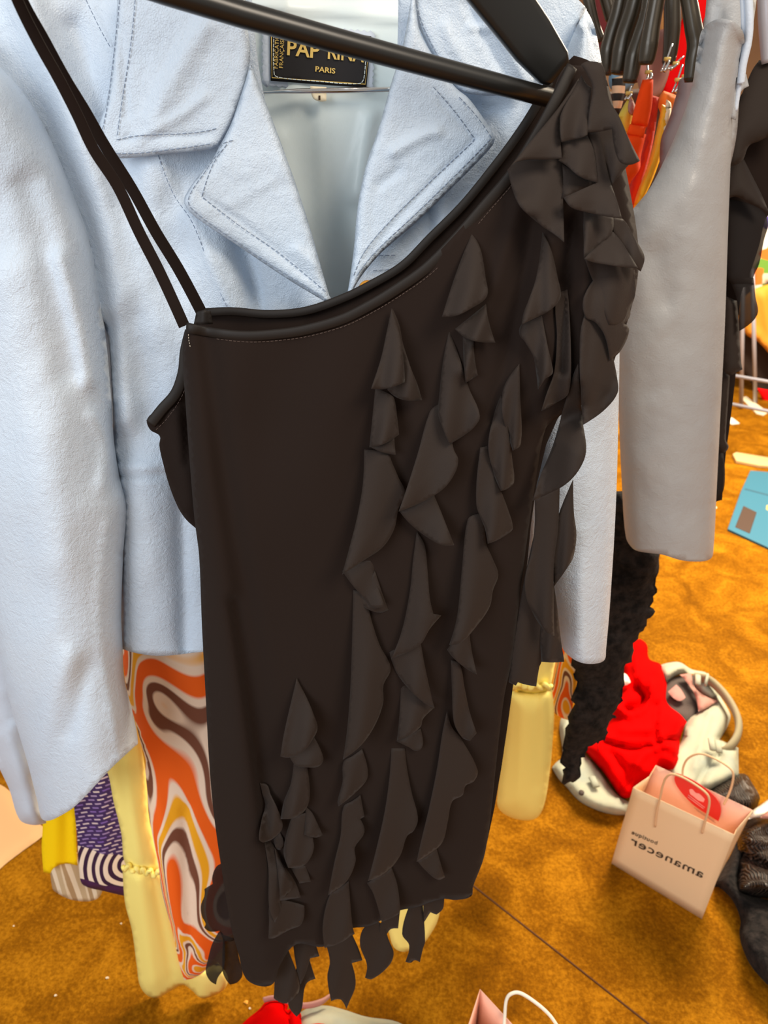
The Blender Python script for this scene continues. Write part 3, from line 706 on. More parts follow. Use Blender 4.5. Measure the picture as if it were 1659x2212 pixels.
# inside
patch('lining', M['lining'], [(470, -60), (960, -60), (900, 150), (850, 400), (800, 640), (790, 700), (620, 700), (590, 400), (500, 200)], .800, jk, step=14,
      folds=[([(690, 220), (697, 640)], 5, .003), ([(600, 300), (640, 500), (690, 640)], 26, .008), ([(800, 250), (770, 420)], 18, .008), ([(520, 10), (700, 22), (880, 40)], 12, .006), ([(620, -20), (618, 60)], 8, .003)], thick=.001, wob=.012, seed=5)
patch('back_panel', M['leather2'], [(-80, -60), (1265, 20), (1230, 400), (1190, 1000), (1150, 1340), (270, 1335), (262, 1100), (240, 900)], .822, jk, step=40, thick=.0015)
# fronts
lf = [([(345, 330), (382, 425), (425, 490), (470, 600), (502, 668)], 7, .003), ([(515, 500), (545, 600), (560, 700)], 22, -.014), ([(420, 480), (470, 570), (520, 680)], 40, .010),
      ([(330, 360), (300, 520), (330, 700)], 60, .010), ([(60, 0), (130, 200), (215, 420), (250, 650), (270, 900)], 34, .016), ([(160, 60), (230, 260), (300, 450)], 26, -.008),
      ([(250, 1010), (330, 1006), (430, 990)], 14, .004), ([(246, 1030), (330, 1028), (430, 1010)], 6, -.003), ([(300, 1050), (310, 1400)], 60, .010), ([(390, 1040), (400, 1400)], 16, -.008), ([(280, 700), (320, 900)], 40, -.008)]
lo_, ls = patch('front_panel', M['leather'], [(-110, -60), (540, -60), (560, 150), (600, 330), (660, 500), (730, 670), (800, 700), (800, 1395), (640, 1400), (440, 1408), (350, 1417), (300, 1412), (264, 1402), (262, 1330), (262, 1200), (270, 1100), (255, 1030), (246, 980), (242, 850), (225, 700), (150, 560), (60, 400), (-60, 200)],
    JB, jk, step=11, folds=lf, edge=(.020, 40), dpoly=[[(230, 700), (243, 900), (252, 1020), (262, 1200), (260, 1420)]], thick=.0015, rough=.0016, seed=3, wob=.012)
rf = [([(1064, 230), (1052, 330), (1040, 390), (1010, 450), (985, 480)], 6, .0025), ([(928, 450), (930, 520)], 10, -.010), ([(960, 470), (930, 540), (920, 560)], 22, .008), ([(1110, 200), (1090, 350)], 30, .008), ([(800, 550), (870, 553)], 12, .002),
      ([(1262, 20), (1225, 110), (1205, 150)], 6, .004)]
ro_, rs = patch('front_panel', M['leather'], [(860, -60), (1180, -60), (1250, 0), (1268, 20), (1240, 90), (1222, 150), (1190, 400), (1160, 900), (1150, 1395), (780, 1398), (740, 900), (745, 660), (770, 560), (800, 400), (850, 200)],
    JB, jk, step=11, folds=rf, edge=(.012, 40), dpoly=[[(1268, 20), (1222, 150), (1180, 500), (1160, 900), (1150, 1400)]], thick=.0015, rough=.0012, seed=9)
# sleeves
sl_pts = [(-200, 60), (-90, 60), (0, 145), (50, 200), (100, 280), (150, 400), (195, 525), (225, 700), (240, 850), (246, 950), (258, 1030), (272, 1092), (266, 1200), (262, 1330), (265, 1400), (269, 1467), (288, 1545), (298, 1605), (290, 1613), (250, 1650), (234, 1666), (164, 1740), (125, 1765), (103, 1773), (90, 1768), (82, 1736), (58, 1642), (23, 1525), (0, 1420), (-40, 1200), (-90, 900), (-150, 500)]
sleeveR = [(-90, 60), (0, 145), (50, 200), (100, 280), (150, 400), (195, 525), (225, 700), (240, 850), (246, 950), (258, 1030), (274, 1092), (266, 1200), (262, 1330), (265, 1400), (269, 1467), (288, 1545), (300, 1610)]
sleeveL = [(-200, 60), (-150, 500), (-90, 900), (-40, 1200), (0, 1420), (23, 1525), (58, 1642), (82, 1736), (90, 1775)]
so_, ss = patch('sleeve', M['leather'], sl_pts, .735, jk, step=12, edge=(.075, 150), dpoly=[sleeveL, sleeveR], shell=.05, rough=.0012, seed=12, wob=.012,
    folds=[([(232, 1120), (214, 1260), (216, 1380), (238, 1520), (256, 1640)], 5, .0035), ([(130, 560), (170, 700), (190, 820)], 22, .010), ([(60, 400), (110, 560), (150, 800)], 36, -.008),
           ([(20, 600), (70, 900), (110, 1200)], 60, .010), ([(200, 900), (230, 960), (220, 1050)], 14, .006), ([(150, 1420), (110, 1520), (80, 1640)], 24, .006), ([(190, 1440), (150, 1580)], 18, -.005)])
r_pts = [(1266, 20), (1285, 60), (1302, 150), (1320, 260), (1336, 400), (1341, 520), (1340, 640), (1336, 900), (1330, 1100), (1318, 1300), (1309, 1405), (1306, 1425), (1290, 1433), (1262, 1433), (1236, 1422), (1214, 1398), (1190, 1300), (1160, 1100), (1160, 700), (1180, 300), (1222, 120), (1240, 70)]
r_o, r_s = patch('sleeve', M['leather'], r_pts, .728, jk, step=10, edge=(.045, 80), dpoly=[[(1266, 20), (1302, 150), (1336, 400), (1341, 600), (1336, 900), (1318, 1300), (1306, 1440)], [(1240, 70), (1180, 300), (1160, 700), (1160, 1100), (1190, 1300), (1214, 1440)]], shell=.03,
    folds=[([(1270, 60), (1300, 150), (1310, 250)], 16, .006), ([(1262, 1150), (1250, 1400)], 18, .003)], rough=.0015, seed=21)
# collar and lapels
cw = dict(thick=.004, rough=.0012, ang=30)
c1, s1 = patch('collar', M['leather'], [(255, -60), (250, 60), (234, 200), (214, 270), (205, 298), (210, 318), (222, 330), (246, 341), (300, 340), (350, 333), (440, 325), (468, 318), (500, 262), (540, 130), (532, 40), (526, -60)], .712, jk, step=8, edge=(.005, 20), seed=4,
    folds=[([(275, 250), (262, 60)], 8, -.002), ([(300, 300), (390, 250), (440, 210)], 12, .003), ([(330, 260), (380, 160), (440, 60)], 26, .005), ([(270, 300), (460, 288)], 5, -.002)], **cw)
c2, s2 = patch('lapel', M['leather'], [(541, 140), (522, 200), (500, 265), (472, 320), (458, 345), (425, 385), (400, 423), (398, 440), (410, 458), (440, 482), (520, 535), (620, 602), (700, 650), (717, 657), (700, 600), (672, 500), (640, 400), (600, 290), (566, 200)], .708, jk, step=8, edge=(.006, 20), seed=6,
    folds=[([(430, 420), (520, 480), (690, 620)], 6, -.0025), ([(480, 330), (430, 410)], 6, -.002), ([(500, 445), (580, 400)], 16, .002), ([(470, 470), (560, 420), (620, 400)], 14, -.001), ([(640, 540), (680, 570)], 12, .003)], **cw)
c3, s3 = patch('collar', M['leather'], [(893, -60), (892, 20), (905, 60), (938, 125), (965, 165), (985, 192), (1010, 202), (1065, 207), (1150, 195), (1158, 160), (1125, 100), (1085, 40), (1040, -20), (1020, -60)], .716, jk, step=8, edge=(.005, 20), seed=8,
    folds=[([(1050, 20), (1090, 90), (1140, 180)], 10, .005), ([(1010, 10), (1060, 110), (1110, 190)], 9, -.004), ([(960, 60), (1000, 130), (1050, 190)], 14, .003), ([(1020, 60), (1060, 60)], 8, .003)], **cw)
c4, s4 = patch('lapel', M['leather'], [(895, -60), (872, 90), (842, 190), (820, 270), (790, 360), (772, 450), (764, 540), (750, 640), (758, 638), (775, 605), (800, 572), (830, 540), (900, 480), (960, 422), (1030, 352), (1064, 314), (1069, 300), (1062, 282), (1030, 235), (1010, 210), (985, 190), (960, 158), (935, 120), (905, 60)], .706, jk, step=8, edge=(.006, 20), seed=14,
    folds=[([(1028, 300), (900, 430), (790, 560)], 6, -.0025), ([(950, 215), (1025, 300)], 5, -.002), ([(850, 330), (920, 290), (945, 285)], 12, .004), ([(820, 400), (860, 370)], 10, -.003)], **cw)
st = M['stitch']
stitch('collar_stitching', st, s1, [(258, 0), (250, 80), (236, 200), (224, 268), (214, 308)], c1); stitch('collar_stitching', st, s1, [(292, 0), (282, 100), (262, 230), (252, 302)], c1)
stitch('collar_stitching', st, s1, [(252, 302), (300, 293), (380, 290), (440, 284), (478, 274)], c1); stitch('collar_stitching', st, s1, [(238, 332), (300, 331), (380, 322), (462, 310)], c1)
stitch('lapel_stitching', st, s2, [(490, 312), (460, 355), (436, 425), (520, 490), (600, 545), (706, 632)], c2, ); stitch('lapel_stitching', st, s2, [(474, 326), (445, 368), (408, 425), (412, 450), (500, 516), (600, 582), (700, 644)], c2)
stitch('lapel_stitching', st, s2, [(472, 318), (484, 309), (515, 300)], c2)
stitch('lapel_stitching', st, s4, [(936, 188), (985, 245), (1026, 302), (930, 392), (850, 470), (790, 540), (762, 600)], c4); stitch('lapel_stitching', st, s4, [(992, 210), (1030, 252), (1062, 298), (1000, 362), (900, 460), (810, 545), (768, 600)], c4)
stitch('collar_stitching', st, s3, [(900, 10), (915, 60), (948, 125), (985, 180)], c3)
stitch('front_stitching', st, ls, [(342, 336), (375, 420), (415, 480), (462, 600), (492, 668)], lo_, up=.003); stitch('front_stitching', st, ls, [(186, 0), (215, 60), (240, 105)], lo_, up=.003)
stitch('waist_stitching', st, ls, [(252, 1000), (300, 1002), (365, 992)], lo_, up=.002); stitch('waist_stitching', st, ls, [(258, 1022), (310, 1026), (380, 1015)], lo_, up=.002)
stitch('pocket_stitching', st, rs, [(806, 552), (866, 552)], ro_, up=.002); stitch('pocket_stitching', st, rs, [(806, 585), (866, 580)], ro_, up=.002)
# button
bt = U(793, 626, .735)
tube('button', M['goldcloth'], [bt + Vector((0, .006, 0)), bt], .0085, jk, seg=20, sub=1)
# maker's label, hem tape and size tag
LB = lambda x, y, u=0: U(x, y, .790 - u)
zz = []
TL, TR, BR, BL = (569, 50), (807, 71), (803, 194), (569, 183)
def edgez(a, b, n, amp):
    a, b = np.array(a, float), np.array(b, float); t = (b - a) / np.linalg.norm(b - a); nrm = np.array([t[1], -t[0]])
    for i in range(n):
        zz.append(tuple(a + (b - a) * i / n)); zz.append(tuple(a + (b - a) * (i + .5) / n + nrm * amp))
edgez(TL, TR, 17, 5); edgez(TR, BR, 9, 5); edgez(BR, BL, 17, 5); edgez(BL, TL, 9, 5)
lb, lbs = patch('label_backing', M['leather2'], zz, .7955, jk, step=14, sm=False, thick=.0015)
mlb, _ = patch('maker_label', M['label'], [(583, 54), (802, 78), (791.5, 189.6), (584.5, 174.5)], .7925, jk, step=12, sm=False, thick=.0008, ang=20)
LF = lambda x, y, u: U(x, y, .7918 - u)
def gline(pts): return [U(x, y, .7914) for x, y in pts]
tube('label_border', M['gold'], gline([(586, 58), (799, 82), (789, 182), (587.5, 168), (586, 58)]), .0005, mlb, seg=6, sub=1)
stitch('label_stitching', M['lining'], LF, [(592, 64), (592, 160), (600, 167), (690, 176), (776, 181), (786, 170), (790, 98), (784, 88), (700, 78)], mlb, 8, 2, .0004, .001)
def lmap(x0, y0, dx, dy, ux, uy):
    return lambda u, v: U(x0 + dx * u + ux * v, y0 + dy * u + uy * v, .7912)
text_on('label_text', 'PARIS', M['gold'], lmap(681, 154, 43, 5, 1, -16), mlb, offset=.02)
text_on('label_text', 'PAP', M['gold'], lmap(620, 118, 70, 8, 2, -46), mlb, offset=.02)
text_on('label_text', 'RINA', M['gold'], lmap(708, 126, 78, 8, 2, -46), mlb, offset=.02)
text_on('label_text', 'FABRICATION', M['gold'], lmap(600, 148, 3, -82, -12, -1), mlb)
text_on('label_text', 'FRANÇAISE', M['gold'], lmap(611, 147, 3, -66, -12, -1), mlb)
tgo, _ = patch('size_tag', M['cream'], [(670, 186), (705, 188), (705, 218), (690, 219), (676, 212)], .782, jk, step=8, thick=.0008)
text_on('size_text', '1', M['ink'], lambda u, v: U(688 + 4 * u, 216 - 14 * v, .7812), tgo)
# its hanger
h2 = thing('wire_hanger', U(705, 196, .785), 'thin chrome wire hanger showing below the label inside the pale blue jacket', 'hanger')
tube('lower_wire', M['chrome'], [U(566, 200, .785), U(640, 197, .783), U(760, 195, .783), U(846, 193, .785)], [.0008, .0022, .0026, .0022], h2, seg=10)
tube('shoulder_wire', M['chrome'], [U(566, 200, .785), U(540, 150, .813), U(640, -60, .813), U(700, -160, .813)], .0014, h2, seg=8)
tube('shoulder_wire', M['chrome'], [U(846, 193, .785), U(880, 140, .813), U(800, -60, .813), U(700, -160, .813)], .0014, h2, seg=8)
hk = U(700, -160, .813)
tube('hook', M['chrome'], [hk, Vector((rl.location.x + .012, .786, rz - .03)), Vector((rl.location.x + .016, .786, rz)), Vector((rl.location.x, .786, rz + .0115)), Vector((rl.location.x - .014, .786, rz - .002))], .0016, h2, seg=8)

# second pale garment at the far left, behind the sleeve
pj = thing('denim_jacket', U(60, 1760, .80), 'pale blue garment at the left edge, hanging behind the leather sleeve', 'jacket')
patch('sleeve', M['leather2'], [(-120, 1200), (30, 1250), (60, 1500), (90, 1700), (100, 1778), (70, 1782), (42, 1770), (20, 1705), (-10, 1640), (-60, 1500)], .84, pj, step=12, edge=(.03, 60), shell=.02, rough=.004,
      folds=[([(0, 1585), (30, 1570), (60, 1560)], 6, .004), ([(20, 1600), (50, 1700), (70, 1780)], 16, .006)])

# ------------------------------------------------------------------ clothes below and behind
yb = thing('yellow_dress', U(330, 2140, .86), 'pale yellow chiffon dress with ruffled flounces hanging behind the orange print trousers', 'dress')
patch('upper_tier', M['yellow'], [(150, 1560), (320, 1500), (320, 1750), (345, 1880), (330, 1900), (275, 1875), (262, 1800), (245, 1730), (228, 1660)], .862, yb, step=10, edge=(.02, 50), thick=.001, folds=[([(270, 1650), (300, 1860)], 14, .006)])
patch('flounce', M['yellow'], [(265, 1880), (285, 1870), (345, 1884), (372, 1950), (400, 2060), (430, 2090), (470, 2080), (492, 2110), (486, 2135), (460, 2152), (434, 2156), (415, 2140), (395, 2128), (370, 2140), (340, 2156), (318, 2150), (302, 2128), (296, 2090), (285, 2010), (270, 1950)],
      .862, yb, step=9, edge=(.02, 50), thick=.001, folds=[([(300, 1900), (330, 2120)], 16, .008), ([(335, 1900), (372, 2110)], 10, -.006), ([(410, 2050), (440, 2150)], 20, .006)])
fr = [U(266 + i * 4.2, 1872 + 6 * math.sin(i * 1.7) + i * .9, .842 + .004 * math.sin(i * 2.3)) for i in range(19)]
tube('gathered_frill', M['yellow'], fr, [.004 + .002 * math.sin(i * 2.9) for i in range(19)], yb, seg=8, sub=3)
patch('lower_hem', M['yellow'], [(690, 1960), (952, 1960), (945, 1990), (935, 2010), (915, 2038), (895, 2050), (870, 2056), (850, 2045), (838, 2010), (820, 1990), (700, 2010), (620, 2050), (600, 2000)], .88, yb, step=10, thick=.001, folds=[([(870, 1980), (860, 2050)], 14, .006)])

op = thing('printed_trousers', U(420, 2100, .83), 'orange, white and brown swirl print trousers hanging below the blue jacket hem', 'trousers')
patch('trouser_leg', M['orange_print'], [(262, 1360), (440, 1360), (520, 1700), (540, 1950), (470, 2060), (445, 2095), (420, 2112), (398, 2117), (388, 2085), (372, 2010), (350, 1930), (342, 1870), (325, 1780), (312, 1650), (298, 1580), (272, 1480)], .828, op, step=10,
      edge=(.025, 60), shell=.012, folds=[([(300, 1600), (345, 1760), (370, 1900), (392, 2040)], 16, .008), ([(400, 1750), (405, 1900), (410, 2050)], 12, -.006)])
pu = thing('swirl_print_top', U(230, 1930, .90), 'purple and white swirl print garment hanging between the lemon cloth and pale yellow flounce', 'garment')
patch('body', M['purple'], [(150, 1660), (250, 1640), (270, 1760), (290, 1880), (290, 1940), (225, 1925), (180, 1912), (172, 1890), (166, 1800)], .900, pu, step=10, thick=.0012, folds=[([(215, 1680), (225, 1900)], 20, .006)])
lm, _ = patch('lemon_cloth', M['lemon'], [(80, 1700), (180, 1690), (164, 1760), (167, 1870), (140, 1866), (118, 1874), (108, 1888), (94, 1884), (90, 1830), (92, 1770)], .915, None, step=9, thick=.0012, folds=[([(120, 1760), (118, 1880)], 12, .006), ([(145, 1760), (146, 1870)], 8, -.005)])
props(recentre(lm), 'bright lemon yellow garment corner hanging below the blue leather cuff', 'garment')
bg, _ = patch('striped_skirt', M['beige'], [(108, 1850), (200, 1840), (222, 1910), (218, 1932), (205, 1944), (180, 1947), (150, 1942), (125, 1930), (113, 1918)], .935, None, step=9, thick=.0015, folds=[([(140, 1860), (145, 1940)], 10, .006), ([(175, 1860), (180, 1945)], 10, -.004)])
props(recentre(bg), 'beige striped woven garment hem hanging behind the lemon cloth', 'garment')
cr_, _ = patch('cream_rug', mat('warm_cream_felt', (214, 170, 122), .9, .1), [(-120, 1650), (10, 1700), (60, 1760), (100, 1790), (92, 1806), (52, 1836), (10, 1868), (-60, 1930), (-150, 1960)], .004, None, step=12, proj=V, edge=(.012, 30), thick=0)
props(recentre(cr_), 'cream cloth lying on the brown carpet at the left edge', 'cloth')

# ------------------------------------------------------------------ right side: mirror images of the jacket and dress, built as solid pieces
gj = thing('mirrored_leather_jacket', U(1450, 1200, 1.0), 'mirror image of the leather jacket, built as a light grey jacket with long hanging sleeve', 'jacket')
gs_pts = [(1520, 60), (1560, 40), (1600, 60), (1608, 100), (1590, 170), (1583, 260), (1578, 360), (1572, 520), (1566, 700), (1556, 900), (1548, 1060), (1541, 1190), (1535, 1207), (1510, 1213), (1470, 1210), (1430, 1198), (1385, 1192), (1366, 1184), (1352, 1160), (1344, 1060), (1337, 900), (1333, 740), (1334, 640), (1342, 520), (1352, 470), (1374, 444), (1404, 406), (1440, 335), (1470, 265), (1495, 185), (1508, 100)]
patch('sleeve', M['greyleather'], gs_pts, .985, gj, step=11, edge=(.06, 110), dpoly=[[(1520, 60), (1495, 185), (1440, 335), (1374, 444), (1340, 540), (1334, 740), (1344, 1060), (1354, 1230)], [(1608, 100), (1583, 260), (1572, 520), (1556, 900), (1540, 1230)]], shell=.03, rough=.003, seed=31,
      folds=[([(1370, 1000), (1378, 1190)], 6, .002), ([(1420, 560), (1440, 640)], 40, -.006)])
patch('shoulder', M['greyleather'], [(1530, -60), (1640, -60), (1626, 60), (1600, 180), (1590, 300), (1560, 420), (1520, 300), (1500, 180), (1520, 60)], 1.005, gj, step=10, edge=(.01, 40), rough=.003, folds=[([(1562, -20), (1556, 30), (1552, 60)], 5, .003)])
tube('front_edge', M['leather2'], [U(1602, -30, .97), U(1606, 30, .97), U(1606, 100, .972), U(1598, 170, .975), U(1588, 240, .978)], .0032, gj, seg=8)
tube('front_edge', M['leather2'], [U(1615, -30, .965), U(1619, 40, .965), U(1616, 90, .966), U(1605, 140, .968), U(1600, 180, .97)], .0045, gj, seg=8)
patch('cuff_flap', M['greyleather'], [(1582, 170), (1612, 160), (1618, 186), (1600, 200), (1590, 260), (1578, 250)], .975, gj, step=8)
dj = thing('mirrored_ruffle_dress', U(1600, 1080, 1.08), 'mirror image of the black ruffled dress at the right edge, beside the grey leather sleeve', 'dress')  # solid copy standing for the dress's reflection
patch('body', M['black'], [(1640, 130), (1700, 130), (1700, 420), (1656, 470), (1640, 530), (1620, 590), (1600, 640), (1590, 800), (1575, 930), (1568, 980), (1560, 1080), (1540, 1085), (1540, 300), (1580, 240), (1610, 190)], 1.09, dj, step=14, thick=.0015, wob=.01)
def dpet(pts, m_=M['chiffon'], y=1.07, l1=.03):
    P = np.array(pts, float); y0, y1 = P[:, 1].min(), P[:, 1].max()
    return patch('ruffle', m_, pts, y, dj, step=9, lift=lambda Q, out, d: l1 * np.clip((Q[:, 1] - y0) / (y1 - y0), 0, 1) + .01 * (1 - np.exp(-d / 18)), thick=.0008)
dpet([(1645, 128), (1700, 128), (1700, 300), (1659, 297), (1640, 305), (1618, 315), (1605, 345), (1590, 356), (1575, 362), (1576, 300), (1590, 245), (1612, 180)])
dpet([(1600, 330), (1625, 380), (1645, 420), (1662, 460), (1620, 440), (1590, 425), (1572, 430), (1574, 370)], y=1.08)
dpet([(1574, 430), (1640, 450), (1659, 480), (1650, 520), (1640, 570), (1627, 600), (1628, 615), (1598, 620), (1572, 600)], M['sheer'], 1.085, .02)
dpet([(1574, 600), (1628, 600), (1632, 640), (1636, 680), (1598, 715), (1592, 650)], M['sheer'], 1.07, .02)
dpet([(1568, 640), (1592, 650), (1596, 700), (1601, 780), (1604, 798), (1578, 812), (1565, 800)], M['chiffon'], 1.075, .02)
dpet([(1560, 800), (1577, 810), (1572, 880), (1568, 950), (1574, 966), (1562, 980), (1550, 960)], M['chiffon'], 1.075, .015)
dpet([(1545, 980), (1563, 978), (1565, 1050), (1550, 1082), (1538, 1085)], M['sheer'], 1.075, .015)
bs, _ = patch('mirrored_lace_skirt', M['lace'], [(1340, 1060), (1400, 1150), (1425, 1195), (1420, 1260), (1408, 1310), (1400, 1330), (1385, 1370), (1372, 1400), (1350, 1440), (1345, 1500), (1330, 1540), (1318, 1560), (1310, 1590), (1292, 1618), (1280, 1605), (1262, 1630), (1252, 1686), (1232, 1688), (1212, 1684), (1214, 1640), (1228, 1560), (1240, 1480), (1240, 1440), (1235, 1400), (1290, 1300), (1310, 1120)],
      1.13, None, step=8, edge=(.02, 30), shell=.02, rough=.014, seed=44, jag=16)
props(recentre(bs), 'mirror image of a black lacy textured skirt between the grey sleeve and the red pile', 'skirt')  # solid piece standing for the skirt in the mirror
# mirror image of the yellow flounce, built as a separate piece
yr = thing('mirrored_bell_sleeve', U(1130, 1770, 1.17), 'mirror image of the pale yellow gathered sleeve, right of the black dress above the carpet', 'sleeve')
patch('upper_tier', M['yellow'], [(1110, 1330), (1230, 1330), (1200, 1430), (1190, 1490), (1150, 1500), (1110, 1490), (1100, 1420)], 1.18, yr, step=9, edge=(.02, 30), thick=.001, folds=[([(1180, 1400), (1175, 1490)], 8, .004)])
patch('flounce', M['yellow'], [(1100, 1490), (1150, 1496), (1192, 1486), (1197, 1540), (1194, 1600), (1186, 1680), (1175, 1740), (1160, 1766), (1135, 1772), (1105, 1766), (1082, 1752), (1074, 1735), (1078, 1690), (1090, 1600), (1096, 1530)], 1.18, yr, step=8, edge=(.035, 55), shell=.02,
      folds=[([(1130, 1500), (1120, 1740)], 10, .004), ([(1160, 1500), (1160, 1700)], 8, -.004)])
tube('gathered_frill', M['yellow'], [U(1104 + i * 5.8, 1482 + 5 * math.sin(i * 1.9), 1.150 + .006 * math.sin(i * 2.3)) for i in range(16)], [.0055 + .0025 * math.sin(i * 2.9) for i in range(16)], yr, seg=8, sub=3)
o2, _ = patch('mirrored_print_cloth', M['orange_print'], [(1190, 1400), (1250, 1400), (1245, 1470), (1238, 1520), (1230, 1556), (1212, 1550), (1196, 1535), (1192, 1480)], 1.22, None, step=9, thick=.001)
props(recentre(o2), 'mirror image of the orange swirl print, between the yellow sleeve and black lace skirt', 'garment')  # reflection of the orange print, made as real cloth
o3, _ = patch('plum_skirt', M['mauve'], [(1060, 1540), (1094, 1530), (1090, 1600), (1076, 1650), (1050, 1660)], 1.24, None, step=9, thick=.001)
props(recentre(o3), 'thin strip of plum cloth between the black dress and the yellow sleeve', 'garment')

# ------------------------------------------------------------------ crowded hangers and clothes reflected at top right, modelled as real ones
HG = 'black plastic hangers crowded at the top right'
def hanger_end(pts, Y, rad, label, cup=True):
    t = thing('plastic_hanger', U(pts[-1][0], pts[-1][1], Y), label, 'hanger', HG)
    tube('arm', M['plastic'], [U(x, y, Y) for x, y in pts], [q * 1.22 for q in rad], t, seg=14, sub=6, flat=1.0)
    k = len(rad) - 1
    e = U(pts[-1][0], pts[-1][1], Y)
    d = (U(pts[-1][0], pts[-1][1], Y) - U(pts[-2][0], pts[-2][1], Y)).normalized()
    tube('rubber_tip', M['blackhanger'], [e - d * .002, e + d * .003], [rad[-1] * 1.26, rad[-1] * 1.0], t, seg=14, sub=2)
    return t
hanger_end([(1352, -60), (1338, 20), (1322, 75), (1314, 110), (1312, 140), (1310, 158)], 1.22, [.0095, .0095, .0095, .010, .009, .007], 'leftmost of the black hanger ends, beside the blue leather shoulder')
hanger_end([(1388, -60), (1368, 20), (1350, 75), (1343, 110), (1338, 140), (1334, 156)], 1.18, [.0095, .0095, .0100, .0108, .0098, .0085], 'black hanger end with rounded tip, second from the left in the crowded row')
hanger_end([(1408, -60), (1400, 20), (1382, 80), (1370, 120), (1364, 155), (1360, 174)], 1.15, [.0080, .0080, .0085, .0095, .0090, .0082], 'lowest black hanger end in the crowded row, left of the orange jeans')
hanger_end([(1428, -60), (1418, 0), (1408, 55), (1402, 95), (1398, 120), (1396, 134)], 1.10, [.0085, .0085, .0088, .0098, .0092, .0082], 'black hanger end directly above the orange jeans')
hanger_end([(1476, -60), (1488, 0), (1498, 60), (1504, 95), (1498, 130), (1492, 172)], 1.08, [.0080, .0080, .0088, .0094, .0085, .0072], 'black hanger end alone at right, in front of the red cloth')
hanger_end([(1296, -60), (1310, -10), (1318, 20), (1322, 40)], 1.30, [.009, .009, .009, .008], 'short black hanger end at the back, half hidden by the others at upper left')
hanger_end([(1264, -60), (1272, 0), (1284, 50), (1298, 85)], 1.30, [.007, .007, .006, .005], 'thin dark hanger end touching the blue leather shoulder at the top edge')
hanger_end([(1452, -60), (1452, 0), (1452, 60), (1448, 110), (1444, 135)], 1.28, [.010, .010, .010, .009, .008], 'grey brown hanger end behind the lone black one')
ht = thing('plastic_hanger', U(1656, 120, 1.06), 'grey metal hanger arm at the right edge above the mirrored black dress', 'hanger')
tube('arm', M['steel'], [U(1652, -60, 1.06), U(1656, 40, 1.06), U(1660, 135, 1.06)], [.009, .010, .008], ht, seg=12)

# clip hangers
CG = 'chrome clip hangers among the orange clothes'
def clip(px, py, dx, dy, Y, label):
    t = thing('clip_hanger', U(px, py, Y), label, 'hanger', CG)
    a = U(px, py, Y); b = U(px + dx, py + dy, Y + .02)
    tube('wire', M['chrome'], [a, (a + b) / 2 + Vector((.001, 0, 0)), b], .0014, t, seg=8, sub=3)
    tube('clip', M['chrome'], [a + Vector((.003, -.004, 0)), a + (b - a) * .3 + Vector((.004, -.006, 0)), a + (b - a) * .5 + Vector((.001, -.003, 0))], [.0026, .0018, .0010], t, seg=8, sub=3)
    tube('spring', M['gold'], [a + (b - a) * .45 + Vector((-.004, -.004, 0)), a + (b - a) * .45 + Vector((.005, -.004, 0))], .0024, t, seg=8, sub=1)
clip(1428, 155, 24, -60, 1.20, 'chrome clip just right of the orange jeans waistband')
clip(1442, 150, 34, -28, 1.26, 'silver clip in front of the deep red cloth, upper of two')
clip(1452, 200, 22, -60, 1.18, 'chrome clip above the mustard trousers')
clip(1466, 190, 24, -55, 1.22, 'rightmost small chrome clip, touching the mauve coat')
clip(1398, 172, 0, -34, 1.16, 'chrome clip on the orange jeans waistband')
clip(1350, 215, 14, -30, 1.20, 'small chrome clip left of the orange jeans')

def cloth(name, m_, pts, Y, label, cat='garment', **kw):
    kw.setdefault('step', 9); kw.setdefault('thick', .0015); kw.setdefault('edge', (.012, 18))
    o, s = patch(name, m_, pts, Y, None, **kw); props(recentre(o), label, cat); return o
oj = thing('orange_jeans', U(1380, 450, 1.16), 'bright orange jeans clipped under a black hanger, left of the grey leather jacket', 'trousers')
patch('waistband', M['orangej'], [(1388, 172), (1411, 172), (1408, 230), (1398, 275), (1362, 270), (1374, 220)], 1.155, oj, step=7, edge=(.008, 12), shell=.008)
patch('pocket_flap', M['orangej'], [(1360, 268), (1396, 274), (1390, 298), (1354, 290)], 1.145, oj, step=7, edge=(.003, 8))
patch('leg', M['orangej'], [(1354, 288), (1396, 290), (1384, 340), (1382, 365), (1360, 400), (1362, 440), (1354, 480), (1330, 500), (1310, 420), (1316, 340)], 1.16, oj, step=8, edge=(.02, 24), shell=.012, folds=[([(1340, 385), (1375, 370)], 8, .006), ([(1345, 400), (1380, 392)], 5, -.004)])
cloth('red_trousers', mat('deep_orange_red_cotton', (190, 40, 8), .8), [(1408, 206), (1424, 210), (1412, 300), (1396, 370), (1378, 440), (1350, 500), (1335, 480), (1360, 400), (1385, 330)], 1.19, 'dark orange red trousers just behind the bright orange jeans', 'trousers')
cloth('mustard_trousers', M['mustard'], [(1430, 225), (1446, 232), (1440, 290), (1424, 350), (1400, 410), (1376, 450), (1368, 470), (1372, 430), (1398, 360), (1414, 300)], 1.165, 'mustard satin trousers between the orange jeans and the mauve coat', 'trousers')
cloth('cream_blouse', M['cream'], [(1440, 215), (1450, 225), (1446, 262), (1432, 300), (1432, 260)], 1.16, 'narrow cream garment over the mustard trousers')
cloth('orange_skirt', mat('light_orange_cotton', (240, 120, 30), .8), [(1434, 196), (1466, 207), (1450, 262), (1436, 310), (1428, 250), (1420, 220)], 1.20, 'light orange cotton piece clipped right of the orange jeans', 'skirt')
cloth('olive_blouse', M['olive'], [(1362, 205), (1372, 232), (1366, 262), (1352, 300), (1340, 260), (1336, 250)], 1.20, 'olive yellow satin garment left of the orange jeans', 'blouse')
